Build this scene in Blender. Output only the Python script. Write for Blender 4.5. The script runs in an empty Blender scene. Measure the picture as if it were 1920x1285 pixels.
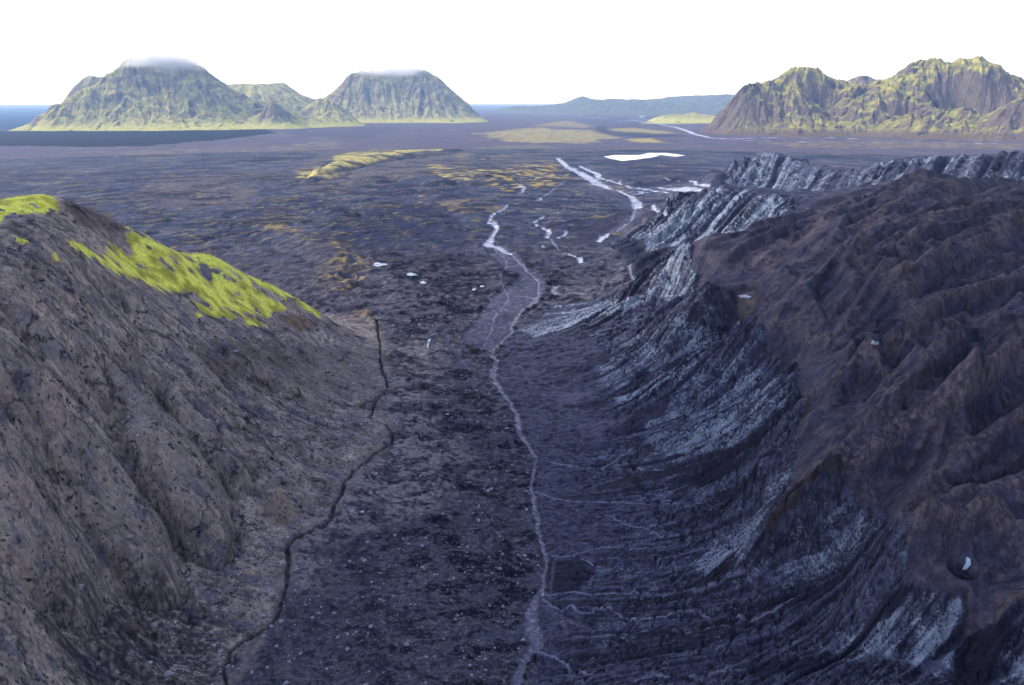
import bpy, math, time, os
import numpy as np
T0 = time.time()
RES = float(os.environ.get('TERRAIN_RES', '1.0'))
C = bpy.context.scene
F32 = np.float32
# ------------------------------------------------------------------ camera
CAM_Z, FPX, U0, V0 = 200.0, 1280.0, 960.0, 642.5
PITCH = math.atan2(451.0, FPX)
cam = bpy.data.cameras.new('camera'); cam.sensor_width = 36; cam.lens = 24.0
cam.clip_start = 1.0; cam.clip_end = 300000.0
cam_o = bpy.data.objects.new('camera', cam); C.collection.objects.link(cam_o)
cam_o.location = (0, 0, CAM_Z); cam_o.rotation_euler = (math.pi/2 - PITCH, 0, 0)
C.camera = cam_o
# ------------------------------------------------------------------ sky, sun, exposure
SUN_EL, SUN_AZ = math.radians(32), math.radians(-78)      # azimuth from +Y towards +X
w = bpy.data.worlds.new('World'); C.world = w; w.use_nodes = True
nt = w.node_tree; N = nt.nodes; K = nt.links; N.clear()
wo = N.new('ShaderNodeOutputWorld'); bg = N.new('ShaderNodeBackground')
sky = N.new('ShaderNodeTexSky'); sky.sky_type = 'NISHITA'; sky.sun_disc = False
sky.sun_elevation = SUN_EL; sky.sun_rotation = SUN_AZ
sky.altitude = 300; sky.air_density = 1.0; sky.dust_density = 1.5; sky.ozone_density = 1.0
tc = N.new('ShaderNodeTexCoord'); mp = N.new('ShaderNodeMapping'); mp.inputs['Scale'].default_value = (1, 1, 5)
nz = N.new('ShaderNodeTexNoise'); nz.inputs['Scale'].default_value = 2.2; nz.inputs['Detail'].default_value = 6
rmp = N.new('ShaderNodeMapRange'); rmp.inputs['From Min'].default_value = 0.35; rmp.inputs['From Max'].default_value = 0.65
rmp.inputs['To Min'].default_value = 0.80; rmp.inputs['To Max'].default_value = 0.97
cl = N.new('ShaderNodeMixRGB')
sx = N.new('ShaderNodeSeparateXYZ'); cr = N.new('ShaderNodeValToRGB'); cr.color_ramp.interpolation = 'EASE'   # overcast: bright low band, darker blue-grey cloud overhead
cr.color_ramp.elements[0].position = 0.0; cr.color_ramp.elements[0].color = (1.0, 1.0, 1.0, 1)
cr.color_ramp.elements[1].position = 0.45; cr.color_ramp.elements[1].color = (0.26, 0.31, 0.50, 1)
e_ = cr.color_ramp.elements.new(0.16); e_.color = (0.74, 0.82, 1.0, 1)
gn = N.new('ShaderNodeVectorMath'); gn.operation = 'SCALE'; gn.inputs['Scale'].default_value = 19.0
K.new(tc.outputs['Generated'], sx.inputs['Vector']); K.new(sx.outputs['Z'], cr.inputs['Fac']); K.new(cr.outputs['Color'], gn.inputs[0]); 
dt_ = N.new('ShaderNodeVectorMath'); dt_.operation = 'DOT_PRODUCT'; dt_.inputs[1].default_value = (math.sin(SUN_AZ), math.cos(SUN_AZ), 0)
md = N.new('ShaderNodeMath'); md.operation = 'MULTIPLY_ADD'; md.inputs[1].default_value = 0.30; md.inputs[2].default_value = 0.80
g2 = N.new('ShaderNodeVectorMath'); g2.operation = 'SCALE'
K.new(tc.outputs['Generated'], dt_.inputs[0]); K.new(dt_.outputs['Value'], md.inputs[0]); K.new(md.outputs[0], g2.inputs['Scale']); K.new(gn.outputs['Vector'], g2.inputs[0])
K.new(g2.outputs['Vector'], cl.inputs['Color2'])
K.new(tc.outputs['Generated'], mp.inputs['Vector']); K.new(mp.outputs['Vector'], nz.inputs['Vector'])
K.new(nz.outputs['Fac'], rmp.inputs['Value']); K.new(rmp.outputs['Result'], cl.inputs['Fac'])
K.new(sky.outputs['Color'], cl.inputs['Color1']); K.new(cl.outputs['Color'], bg.inputs['Color'])
bg.inputs['Strength'].default_value = 0.1
K.new(bg.outputs['Background'], wo.inputs['Surface'])
sun = bpy.data.lights.new('sun', 'SUN'); sun.energy = 3.0; sun.angle = math.radians(7); sun.color = (1.0, 0.95, 0.88)
sun_o = bpy.data.objects.new('sun', sun); C.collection.objects.link(sun_o)
d = (math.sin(SUN_AZ)*math.cos(SUN_EL), math.cos(SUN_AZ)*math.cos(SUN_EL), math.sin(SUN_EL))
from mathutils import Vector
sun_o.rotation_euler = Vector(d).to_track_quat('Z', 'Y').to_euler(); sun_o.location = (0, 0, 900)
C.view_settings.view_transform = 'Standard'; C.view_settings.look = 'None'
C.view_settings.exposure = 0.62; C.view_settings.gamma = 1.0; C.view_settings.use_curve_mapping = False
C.cycles.volume_bounces = 2; C.cycles.max_bounces = 6; C.cycles.diffuse_bounces = 2
C.cycles.volume_step_rate = 1.0

# ------------------------------------------------------------------ numeric helpers
SP, CP = math.sin(PITCH), math.cos(PITCH)
def ray(u, v):
    a, b = u - U0, V0 - v
    return a, FPX*CP + b*SP, -FPX*SP + b*CP          # x, y, z
def by_z(u, v, z):                                     # photo pixel + height -> polar ground position (theta, ln r)
    x, y, q = ray(u, v); t = (z - CAM_Z)/q
    return math.atan2(x, y), math.log(t*math.hypot(x, y)), z
def by_r(u, v, r):                                     # photo pixel + distance -> position and height
    x, y, q = ray(u, v)
    return math.atan2(x, y), math.log(r), CAM_Z + q*r/math.hypot(x, y)
from concurrent.futures import ThreadPoolExecutor
POOL = ThreadPoolExecutor(4)
_perm = {}
RELIEF = None                                          # height over distance of the near land: third noise coordinate, so that textures do not stretch on steep faces
def perm(seed):
    if seed not in _perm:
        rs = np.random.RandomState(seed); p = rs.permutation(1024).astype(np.int32)
        v = rs.normal(size=(1024, 3)); v2 = v[:, :2]/np.linalg.norm(v[:, :2], axis=1)[:, None]; v3 = v/np.linalg.norm(v, axis=1)[:, None]
        _perm[seed] = (np.concatenate([p, p]), v2.astype(F32), (v3*1.15).astype(F32))
    return _perm[seed]
def _fade(f): return f*f*f*(f*(f*6-15)+10)
def _p2(x, y, seed):
    P, g2, _ = perm(seed)
    xf = np.floor(x); yf = np.floor(y); xi = xf.astype(np.int32) & 1023; yi = yf.astype(np.int32) & 1023
    fx = (x - xf).astype(F32); fy = (y - yf).astype(F32); ux = _fade(fx); uy = _fade(fy)
    x1 = (xi+1) & 1023; y1 = (yi+1) & 1023; gx = g2[:, 0].copy(); gy = g2[:, 1].copy()
    def g(ix, iy, dx, dy):
        h = P[P[ix] + iy]; return gx[h]*dx + gy[h]*dy
    a = g(xi, yi, fx, fy); b = g(x1, yi, fx-1, fy); c = g(xi, y1, fx, fy-1); e = g(x1, y1, fx-1, fy-1)
    a += ux*(b-a); c += ux*(e-c)
    return (a + uy*(c-a))*1.5
def _p3(x, y, z, seed):
    P, _, g3 = perm(seed)
    xf = np.floor(x); yf = np.floor(y); zf = np.floor(z); xi = xf.astype(np.int32) & 1023; yi = yf.astype(np.int32) & 1023; zi = zf.astype(np.int32) & 1023
    fx = (x-xf).astype(F32); fy = (y-yf).astype(F32); fz = (z-zf).astype(F32); ux = _fade(fx); uy = _fade(fy); uz = _fade(fz)
    x1 = (xi+1) & 1023; y1 = (yi+1) & 1023; z1 = (zi+1) & 1023; gx = g3[:, 0].copy(); gy = g3[:, 1].copy(); gz = g3[:, 2].copy()
    pa = P[P[xi]+yi]; pb = P[P[x1]+yi]; pc = P[P[xi]+y1]; pd = P[P[x1]+y1]
    def g(p, iz, dx, dy, dz):
        h = P[p+iz]; return gx[h]*dx + gy[h]*dy + gz[h]*dz
    out = []
    for iz, dz in ((zi, fz), (z1, fz-1)):
        a = g(pa, iz, fx, fy, dz); b = g(pb, iz, fx-1, fy, dz); c = g(pc, iz, fx, fy-1, dz); e = g(pd, iz, fx-1, fy-1, dz)
        a += ux*(b-a); c += ux*(e-c); out.append(a + uy*(c-a))
    return (out[0] + uz*(out[1]-out[0]))*1.5
def perlin(x, y, seed=0):
    x, y = np.broadcast_arrays(np.asarray(x), np.asarray(y)); perm(seed)
    if x.ndim != 2 or x.shape[0] < 64: return _p2(x, y, seed)
    out = np.empty(x.shape, F32); use3 = RELIEF is not None and x.shape == RELIEF.shape
    if use3:
        c0 = x.shape[1]//2; sc = max(abs(float(x[-1, c0]-x[0, c0])), abs(float(y[-1, c0]-y[0, c0])))/float(G.L[-1]-G.L[0])
    def job(sl):
        out[sl] = _p3(x[sl], y[sl], RELIEF[sl]*sc + 77.3, seed) if use3 else _p2(x[sl], y[sl], seed)
    n = x.shape[0]; list(POOL.map(job, [slice(k, min(n, k+48)) for k in range(0, n, 48)]))
    return out
def fbm(x, y, o=5, seed=0, gain=0.5, lac=2.03):
    s = np.zeros(np.broadcast(x, y).shape, F32); a = 1.0; t = 0
    for i in range(o):
        s += a*perlin(x, y, seed+i); t += a; a *= gain; x = x*lac + 13.7; y = y*lac + 7.1
    return s/t*1.6
def ridged(x, y, o=4, seed=0, gain=0.5, lac=2.1):
    s = np.zeros(np.broadcast(x, y).shape, F32); a = 1.0; t = 0; wgt = 1.0
    for i in range(o):
        n = 1 - np.abs(perlin(x, y, seed+i))*1.4; n = np.clip(n, 0, 1); n = n*n*wgt; wgt = np.clip(n*1.8, 0, 1)
        s += a*n; t += a; a *= gain; x = x*lac + 3.3; y = y*lac + 9.2
    return s/t
def sm(x, a, b):
    t = np.clip((x-a)/(b-a), 0, 1); return t*t*(3-2*t)
def mix(a, b, t): return a + (b-a)*t
def s2l(c):
    c = np.array(c, float)/255; return np.where(c <= .04045, c/12.92, ((c+.055)/1.055)**2.4)
def blur(a, n):                                        # separable box blur, three passes
    for _ in range(2):
        for ax in (0, 1):
            c = np.cumsum(np.pad(a, [(n+1, n) if k == ax else (0, 0) for k in (0, 1)], mode='edge'), axis=ax, dtype=np.float64)
            a = ((np.take(c, range(2*n+1, c.shape[ax]), ax) - np.take(c, range(0, c.shape[ax]-2*n-1), ax))/(2*n+1)).astype(F32)
    return a
class Grid:
    def __init__(s, t0, t1, l0, l1, dt, dl):
        s.nc = int((t1-t0)/dt)+1; s.nr = int((l1-l0)/dl)+1
        s.th = np.linspace(t0, t1, s.nc); s.L = np.linspace(l0, l1, s.nr)
        s.dt = s.th[1]-s.th[0]; s.dl = s.L[1]-s.L[0]
        s.T, s.LL = np.meshgrid(s.th.astype(F32), s.L.astype(F32)); s.r = np.exp(s.LL)
    def control(s, pts, c=0.02, lam=1e-4, step=6):     # smooth surface through control points (multiquadric)
        p = np.array(pts, float); n = len(p)
        def k(a, b): return np.sqrt(((a[:, None, :]-b[None, :, :])**2).sum(-1) + c*c)
        A = np.zeros((n+3, n+3)); A[:n, :n] = k(p[:, :2], p[:, :2]) - lam*np.eye(n)
        A[:n, n] = 1; A[:n, n+1:] = p[:, :2]; A[n, :n] = 1; A[n+1:, :n] = p[:, :2].T
        wv = np.linalg.lstsq(A, np.concatenate([p[:, 2], [0, 0, 0]]), rcond=None)[0]
        ts = np.linspace(s.th[0], s.th[-1], max(8, s.nc//step)); ls = np.linspace(s.L[0], s.L[-1], max(8, s.nr//step))
        a, b = np.meshgrid(ts, ls); q = np.stack([a.ravel(), b.ravel()], 1); out = np.zeros(len(q))
        for i in range(0, len(q), 20000):
            qq = q[i:i+20000]; out[i:i+20000] = k(qq, p[:, :2])@wv[:n] + wv[n] + qq@wv[n+1:]
        out = out.reshape(a.shape)
        fy = np.interp(s.L, ls, np.arange(len(ls))); fx = np.interp(s.th, ts, np.arange(len(ts)))
        iy = np.clip(fy.astype(int), 0, len(ls)-2); ix = np.clip(fx.astype(int), 0, len(ts)-2)
        wy = (fy-iy)[:, None]; wx = (fx-ix)[None, :]
        o = (out[iy][:, ix]*(1-wy)+out[iy+1][:, ix]*wy)*(1-wx) + (out[iy][:, ix+1]*(1-wy)+out[iy+1][:, ix+1]*wy)*wx
        return blur(o.astype(F32), max(1, step//2))
    def sample(s, a, th, L):
        fx = np.clip((np.asarray(th)-s.th[0])/s.dt, 0, s.nc-1.001); fy = np.clip((np.asarray(L)-s.L[0])/s.dl, 0, s.nr-1.001)
        ix = fx.astype(int); iy = fy.astype(int); wx = fx-ix; wy = fy-iy
        return (a[iy, ix]*(1-wx)+a[iy, ix+1]*wx)*(1-wy) + (a[iy+1, ix]*(1-wx)+a[iy+1, ix+1]*wx)*wy
    def hit(s, h, u, v, off=0.0):                       # where the line of sight through a photo pixel meets the ground
        x, y, q = ray(u, v); th = math.atan2(x, y); tan = q/math.hypot(x, y)
        j = np.clip(int((th-s.th[0])/s.dt), 0, s.nc-1); col = h[:, j]; z = CAM_Z + tan*np.exp(s.L)
        k = np.nonzero(z < col + off)[0]
        if len(k) == 0 or k[0] == 0: return th, (s.L[-1] if len(k) == 0 else s.L[0])
        i = k[0]; a = z[i-1]-col[i-1]-off; b = col[i]+off-z[i]
        return th, s.L[i-1] + s.dl*a/(a+b+1e-9)
    def box(s, P, m):
        i0 = max(0, int((P[:, 0].min()-m-s.th[0])/s.dt)); i1 = min(s.nc, int((P[:, 0].max()+m-s.th[0])/s.dt)+2)
        j0 = max(0, int((P[:, 1].min()-m-s.L[0])/s.dl)); j1 = min(s.nr, int((P[:, 1].max()+m-s.L[0])/s.dl)+2)
        return slice(j0, max(j0, j1)), slice(i0, max(i0, i1))
    def line(s, P, m, widths=None, wt=None, wl=None):   # distance to a polyline, signed side, interpolated width
        P = np.array(P, float); sl = s.box(P, m); X = s.T[sl]; Y = s.LL[sl]
        if wt is not None: X = X + wt[sl]; Y = Y + wl[sl]
        best = np.full(X.shape, 9.0, F32); side = np.zeros(X.shape, F32); W = np.zeros(X.shape, F32)
        for i in range(len(P)-1):
            a, b = P[i, :2], P[i+1, :2]; ab = b-a; q = ab@ab + 1e-12
            t = np.clip(((X-a[0])*ab[0]+(Y-a[1])*ab[1])/q, 0, 1)
            dx = X-a[0]-t*ab[0]; dy = Y-a[1]-t*ab[1]; dd = np.sqrt(dx*dx+dy*dy); c = dd < best
            best = np.where(c, dd, best); side = np.where(c, np.sign(ab[0]*dy-ab[1]*dx), side)
            if widths is not None: W = np.where(c, widths[i]+(widths[i+1]-widths[i])*t, W)
        return sl, best, side, W
    def poly(s, P, m, wt=None, wl=None):                # signed distance (inside > 0)
        P = np.array(P, float)[:, :2]; sl = s.box(P, m); X = s.T[sl]; Y = s.LL[sl]
        if wt is not None: X = X + wt[sl]; Y = Y + wl[sl]
        ins = np.zeros(X.shape, bool); best = np.full(X.shape, 9.0, F32); n = len(P)
        for i in range(n):
            a, b = P[i], P[(i+1) % n]; ab = b-a; q = ab@ab+1e-12
            t = np.clip(((X-a[0])*ab[0]+(Y-a[1])*ab[1])/q, 0, 1)
            best = np.minimum(best, np.hypot(X-a[0]-t*ab[0], Y-a[1]-t*ab[1]))
            if abs(b[1]-a[1]) > 1e-12:
                c = ((a[1] > Y) != (b[1] > Y)) & (X < (b[0]-a[0])*(Y-a[1])/(b[1]-a[1])+a[0]); ins ^= c
        return sl, np.where(ins, best, -best)
    def lic(s, h, fields, n=24, step=2.0, ang=0.0, field=None):     # smear noise along the fall line of h: rills and striae
        k = 2
        hh = h[::k, ::k]; gy, gx = np.gradient(hh, s.dl*k, s.dt*k)
        if ang: gx, gy = gx*math.cos(ang)-gy*math.sin(ang), gx*math.sin(ang)+gy*math.cos(ang)
        m = np.hypot(gx, gy)+1e-6
        if field is not None:
            wf = field[2][::k, ::k] > .5; gx = np.where(wf, field[0][::k, ::k], gx/m); gy = np.where(wf, field[1][::k, ::k], gy/m); m = np.hypot(gx, gy)+1e-6
        gx = gx/m/(s.dt/min(s.dt, s.dl)); gy = gy/m/(s.dl/min(s.dt, s.dl))
        R, Cc = hh.shape; outs = [f.copy() for f in fields]; cnt = 1
        jj, ii = np.meshgrid(np.arange(s.nr, dtype=F32), np.arange(s.nc, dtype=F32), indexing='ij')
        for sg in (1, -1):
            y = jj.copy(); x = ii.copy()
            for _ in range(n):
                yi = np.clip((y/k).astype(np.int32), 0, R-1); xi = np.clip((x/k).astype(np.int32), 0, Cc-1)
                x += sg*step*gx[yi, xi]; y += sg*step*gy[yi, xi]
                yi = np.clip(y.astype(np.int32), 0, s.nr-1); xi = np.clip(x.astype(np.int32), 0, s.nc-1); q = yi*s.nc + xi
                for o, f in zip(outs, fields): o += f.ravel()[q]
            cnt += n
        return [o/cnt for o in outs]

MATS = {}
def material(name, rough=0.9, grain=0.25, size=260.0, bump=0.5, spec=0.04, soft=.10, bdist=.0018, cracks=0.0, csize=.12):
    """Vertex data give the two cover colours (tint, tint2) and how much of the second shows (alpha of tint);
    procedural noise sized to the distance from the middle of the valley breaks them up into grit."""
    m = bpy.data.materials.new(name); m.use_nodes = True; t = m.node_tree; n = t.nodes; k = t.links.new
    def N_(kind, **kw):
        q = n.new(kind)
        for a, b in kw.items(): setattr(q, a, b)
        return q
    b = n['Principled BSDF']; b.inputs['Roughness'].default_value = rough; b.inputs['Specular IOR Level'].default_value = spec
    ge = N_('ShaderNodeNewGeometry'); fl = N_('ShaderNodeVectorMath', operation='MULTIPLY'); fl.inputs[1].default_value = (1, 1, 0)
    ln = N_('ShaderNodeVectorMath', operation='LENGTH'); k(ge.outputs['Position'], fl.inputs[0]); k(fl.outputs[0], ln.inputs[0])
    sx = N_('ShaderNodeSeparateXYZ'); k(ge.outputs['Position'], sx.inputs[0]); at_ = N_('ShaderNodeMath', operation='ARCTAN2'); k(sx.outputs['X'], at_.inputs[0]); k(sx.outputs['Y'], at_.inputs[1])
    lg = N_('ShaderNodeMath', operation='LOGARITHM'); lg.inputs[1].default_value = math.e; k(ln.outputs['Value'], lg.inputs[0])
    zd = N_('ShaderNodeMath', operation='DIVIDE'); k(sx.outputs['Z'], zd.inputs[0]); k(ln.outputs['Value'], zd.inputs[1])
    cb = N_('ShaderNodeCombineXYZ'); k(at_.outputs[0], cb.inputs[0]); k(lg.outputs[0], cb.inputs[1]); k(zd.outputs[0], cb.inputs[2])
    sc = N_('ShaderNodeVectorMath', operation='SCALE'); sc.inputs['Scale'].default_value = size; k(cb.outputs[0], sc.inputs[0])
    a1 = N_('ShaderNodeAttribute', attribute_name='tint'); a2 = N_('ShaderNodeAttribute', attribute_name='tint2')
    no = N_('ShaderNodeTexNoise'); no.inputs['Scale'].default_value = 1.0; no.inputs['Detail'].default_value = 3; no.inputs['Roughness'].default_value = .6; k(sc.outputs[0], no.inputs['Vector'])
    ad = N_('ShaderNodeMath', operation='ADD'); k(no.outputs['Fac'], ad.inputs[0])
    cv = N_('ShaderNodeMapRange'); cv.inputs['From Min'].default_value = 0; cv.inputs['From Max'].default_value = 1; cv.inputs['To Min'].default_value = -.28; cv.inputs['To Max'].default_value = .28
    k(a1.outputs['Alpha'], cv.inputs['Value']); k(cv.outputs['Result'], ad.inputs[1])
    th = N_('ShaderNodeMapRange', interpolation_type='SMOOTHSTEP'); th.inputs['From Min'].default_value = .5-soft*.5; th.inputs['From Max'].default_value = .5+soft*.5; k(ad.outputs[0], th.inputs['Value'])
    mx = N_('ShaderNodeMixRGB'); k(th.outputs['Result'], mx.inputs['Fac']); k(a1.outputs['Color'], mx.inputs['Color1']); k(a2.outputs['Color'], mx.inputs['Color2'])
    n2_ = N_('ShaderNodeTexNoise'); n2_.inputs['Scale'].default_value = .37; n2_.inputs['Detail'].default_value = 6; n2_.inputs['Roughness'].default_value = .7; k(sc.outputs[0], n2_.inputs['Vector'])
    mr = N_('ShaderNodeMapRange'); mr.inputs['From Min'].default_value = .3; mr.inputs['From Max'].default_value = .7; mr.inputs['To Min'].default_value = 1-grain; mr.inputs['To Max'].default_value = 1+grain
    k(n2_.outputs['Fac'], mr.inputs['Value']); mu = N_('ShaderNodeVectorMath', operation='SCALE'); k(mx.outputs['Color'], mu.inputs[0]); k(mr.outputs['Result'], mu.inputs['Scale']); last = mu.outputs[0]
    if cracks:
        wv = N_('ShaderNodeVectorMath', operation='MULTIPLY_ADD'); wn_ = N_('ShaderNodeTexNoise'); wn_.inputs['Scale'].default_value = csize*2.2; wn_.inputs['Detail'].default_value = 5; wn_.inputs['Roughness'].default_value = .65; k(sc.outputs[0], wn_.inputs['Vector'])
        wv.inputs[1].default_value = (.75/csize,)*3; k(wn_.outputs['Color'], wv.inputs[0]); k(sc.outputs[0], wv.inputs[2])
        vo = N_('ShaderNodeTexVoronoi', feature='DISTANCE_TO_EDGE'); vo.inputs['Scale'].default_value = csize; k(wv.outputs[0], vo.inputs['Vector'])
        m1_ = N_('ShaderNodeMapRange', interpolation_type='SMOOTHSTEP'); m1_.inputs['From Min'].default_value = 0; m1_.inputs['From Max'].default_value = .075; m1_.inputs['To Min'].default_value = 1; m1_.inputs['To Max'].default_value = 0; k(vo.outputs['Distance'], m1_.inputs['Value'])
        wn2 = N_('ShaderNodeTexNoise'); wn2.inputs['Scale'].default_value = csize*.9; wn2.inputs['Detail'].default_value = 3; k(sc.outputs[0], wn2.inputs['Vector'])
        m2_ = N_('ShaderNodeMapRange', interpolation_type='SMOOTHSTEP'); m2_.inputs['From Min'].default_value = .47; m2_.inputs['From Max'].default_value = .6; m2_.inputs['To Max'].default_value = cracks; k(wn2.outputs['Fac'], m2_.inputs['Value'])
        mm = N_('ShaderNodeMath', operation='MULTIPLY'); k(m1_.outputs['Result'], mm.inputs[0]); k(m2_.outputs['Result'], mm.inputs[1])
        mk = N_('ShaderNodeMixRGB'); mk.inputs['Color2'].default_value = (.010, .010, .015, 1); k(mm.outputs[0], mk.inputs['Fac']); k(last, mk.inputs['Color1']); last = mk.outputs['Color']
    k(last, b.inputs['Base Color'])
    if bump:
        bp = N_('ShaderNodeBump'); bp.inputs['Strength'].default_value = bump; ds = N_('ShaderNodeMath', operation='MULTIPLY'); ds.inputs[1].default_value = bdist*3
        k(ln.outputs['Value'], ds.inputs[0]); k(ds.outputs[0], bp.inputs['Distance']); k(n2_.outputs['Fac'], bp.inputs['Height']); k(bp.outputs['Normal'], b.inputs['Normal'])
    MATS[name] = m; return m
def link(name, verts, quads, col, mat, kind='structure', label=None, cat=None, group=None, smooth=True, col2=None, bl=None):
    me = bpy.data.meshes.new(name); nv, nf = len(verts), len(quads); k = quads.shape[1]
    me.vertices.add(nv); me.vertices.foreach_set('co', verts.astype(F32).ravel())
    me.loops.add(nf*k); me.loops.foreach_set('vertex_index', quads.astype(np.int32).ravel())
    me.polygons.add(nf); me.polygons.foreach_set('loop_start', np.arange(0, nf*k, k, dtype=np.int32))
    me.polygons.foreach_set('use_smooth', np.full(nf, smooth))
    if col is not None:
        a = me.color_attributes.new('tint', 'FLOAT_COLOR', 'POINT')
        al = np.zeros((nv, 1), F32) if bl is None else bl.reshape(-1, 1).astype(F32)
        a.data.foreach_set('color', np.concatenate([col.astype(F32), al], 1).ravel())
        if col2 is not None:
            a = me.color_attributes.new('tint2', 'FLOAT_COLOR', 'POINT'); a.data.foreach_set('color', np.concatenate([col2.astype(F32), np.ones((nv, 1), F32)], 1).ravel())
    me.update(calc_edges=True); me.materials.append(mat)
    o = bpy.data.objects.new(name, me); C.collection.objects.link(o)
    if kind: o['kind'] = kind
    if label: o['label'] = label
    if cat: o['category'] = cat
    if group: o['group'] = group
    return o
def grid_verts(g, h):
    return np.stack([g.r*np.sin(g.T), g.r*np.cos(g.T), h], -1).reshape(-1, 3)
def grid_quads(g):
    i = np.arange(g.nr*g.nc, dtype=np.int32).reshape(g.nr, g.nc)
    return np.stack([i[:-1, :-1], i[:-1, 1:], i[1:, 1:], i[1:, :-1]], -1).reshape(-1, 4)   # seen from above: counter-clockwise fixed below
def link_part(name, V, Q, col, mat, col2=None, bl=None, **kw):
    used = np.zeros(len(V), bool); used[Q.ravel()] = True; idx = np.cumsum(used)-1
    return link(name, V[used], idx[Q][:, ::-1], col[used], mat, col2=col*.6 if col2 is None and False else (col[used]*.62 if col2 is None else col2[used]), bl=np.full(used.sum(), .25) if bl is None else bl[used], **kw)
def T(s): print('[%.1fs] %s' % (time.time()-T0, s), flush=True)

# ------------------------------------------------------------------ the near land: one relief, split where ground, hillside, glacier, streams and moss meet
G = Grid(-0.92, 0.92, math.log(42), math.log(3200), 0.00170/RES, 0.0016/RES)
Z = by_z
R_ = by_r
def W(th, r, z): return (th, math.log(r), z)
ctrl = [Z(*p) for p in [
 # stream and valley floor
 (1000,1285,70),(1010,1100,68),(1000,900,62),(960,780,56),(925,700,50),(925,650,46),(960,600,42),(1020,550,38),(950,480,28),(920,440,22),(930,400,16),(1000,375,12),
 (1190,400,14),(1130,345,8),(1060,310,4),(1150,450,22),(1080,400,15),(1090,500,26),(1160,520,30),(1100,540,34),
 (850,1200,71),(700,1200,72),(750,950,67),(850,1000,66),(800,750,59),(850,850,63),(820,620,46),(750,550,37),(700,500,30),(850,520,32),(850,700,54),
 # foot of the left hillside
 (420,1285,76),(530,1100,74),(560,1000,73),(640,930,70),(735,800,63),(700,770,62),(720,720,58),(705,640,50),(690,600,45),
 # left hillside
 (200,1285,87),(0,1285,105),(0,1150,112),(0,1000,120),(0,850,130),(0,700,139),(0,550,150),(0,450,158),(100,1150,102),(100,950,113),(100,800,123),(100,700,130),(150,560,140),
 (200,1100,92),(200,950,101),(200,800,111),(250,700,116),(250,600,124),(300,1150,82),(300,1000,91),(300,850,102),(300,700,112),(300,600,119),(400,1050,80),(400,900,88),(400,800,94),(400,700,100),(400,600,106),
 (500,900,80),(500,800,85),(500,700,88),(500,620,92),(500,570,95),(550,800,76),(600,700,70),(600,650,70),(650,620,56),
 (400,530,112),(250,490,134),(100,430,158),(75,366,164),(0,378,163),(160,386,157),(215,415,149),(300,456,137),(400,480,122),(500,530,98),(600,585,72),(-150,400,164),(-200,700,146),(-200,1000,130),(-200,1285,118),
 # outwash plain
 (500,350,4),(300,330,2),(0,340,4),(150,350,5),(600,440,18),(800,450,22),(640,540,36),(560,480,26),(700,400,12),(850,400,14),(900,330,5),(700,300,2),(300,290,0),(0,300,1),(600,290,3),
 (1000,300,1),(1200,300,0),(1400,270,0),(1600,270,0),(1800,270,0),(1920,275,0),(1100,280,0),(1300,330,6),(1250,365,8),(1300,345,6),(1400,275,1),
 # ice slope rising from the stream
 (1150,1100,73),(1300,1100,81),(1500,1150,92),(1600,1200,97),(1150,900,68),(1300,900,77),(1420,900,90),(1200,750,62),(1350,750,77),(1440,720,90),(1100,650,52),(1200,650,61),
 (1300,650,76),(1350,600,88),(1050,600,44),(1150,580,48),(1200,575,52),(1250,580,60),(1200,1285,79),(1500,1285,98),(1700,1285,108),(1380,1000,86),(1550,1050,98),
 # rim of the ice and the debris-covered top
 (1262,480,93),(1300,492,95),(1340,560,99),(1410,610,105),(1480,700,109),(1492,800,112),(1490,880,110),(1500,940,109),(1640,960,112),
 (1400,540,103),(1600,560,122),(1600,700,121),(1700,800,122),(1650,900,116),(1700,1060,113),(1800,1120,113),(1900,1050,118),(1940,1285,106),(1830,1240,104),(1900,900,122),(1900,700,128),
 (1900,500,130),(1700,500,127),(1500,500,108),(1500,430,97),(1600,420,106),(1690,338,108),(1620,352,102),(1750,375,112),(1800,385,116),(1920,385,124),(1400,500,98),(1320,470,88),
 (2100,600,138),(2100,900,130),(2100,1200,120),(2100,400,140),(1650,620,122),(1800,600,128)]]
ctrl += [R_(*p) for p in [
 # foot of the ice cliff, the saddle behind it
 (1225,575,482),(1200,560,500),(1180,500,640),(1230,470,640),(1290,470,620),
 # first ice cone
 (1340,354,905),(1400,365,880),(1450,372,860),(1290,395,890),(1250,425,870),(1200,440,930),(1300,460,790),(1390,450,760),(1450,430,790),(1300,365,1030),(1400,372,1010),(1330,372,1080),
 # second ice hill and the dark wall running right from it
 (1440,285,1650),(1480,292,1640),(1410,300,1640),(1380,325,1600),(1350,335,1580),(1520,312,1560),(1550,322,1500),(1600,318,1480),(1650,305,1470),(1700,293,1450),(1800,292,1420),(1860,290,1400),(1920,287,1380),(2050,280,1350),
 (1430,352,1500),(1480,365,1380),(1560,368,1320),(1620,352,1250),(1760,352,1280),(1850,357,1260),(1920,360,1240),
 (1440,330,1560),(1750,325,1370),(1850,325,1340)]]
for u, v, r in [(1410,300,1900),(1440,290,1850),(1500,300,1800),(1600,310,1750),(1700,300,1750),(1800,295,1700),(1900,290,1700),(2050,285,1650)]:
    ctrl.append((by_r(u, v, r)[0], math.log(r), 5)); ctrl.append((by_r(u, v, r)[0], math.log(r*1.15), 0))
for u, v, r, z in [(1690,340,1150,70),(1800,372,1040,78),(1920,372,1040,80),(75,366,520,60),(0,378,520,70),(160,386,500,50),(215,415,480,45),(300,456,520,35),(400,480,530,34),(500,530,560,34),
                   (75,366,700,15),(0,378,700,15),(215,415,650,20),(300,456,700,18),(-150,400,600,60),(1450,372,1050,30),(1550,350,1080,60)]:
    ctrl.append((by_r(u, v, r)[0], math.log(r), z))
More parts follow.
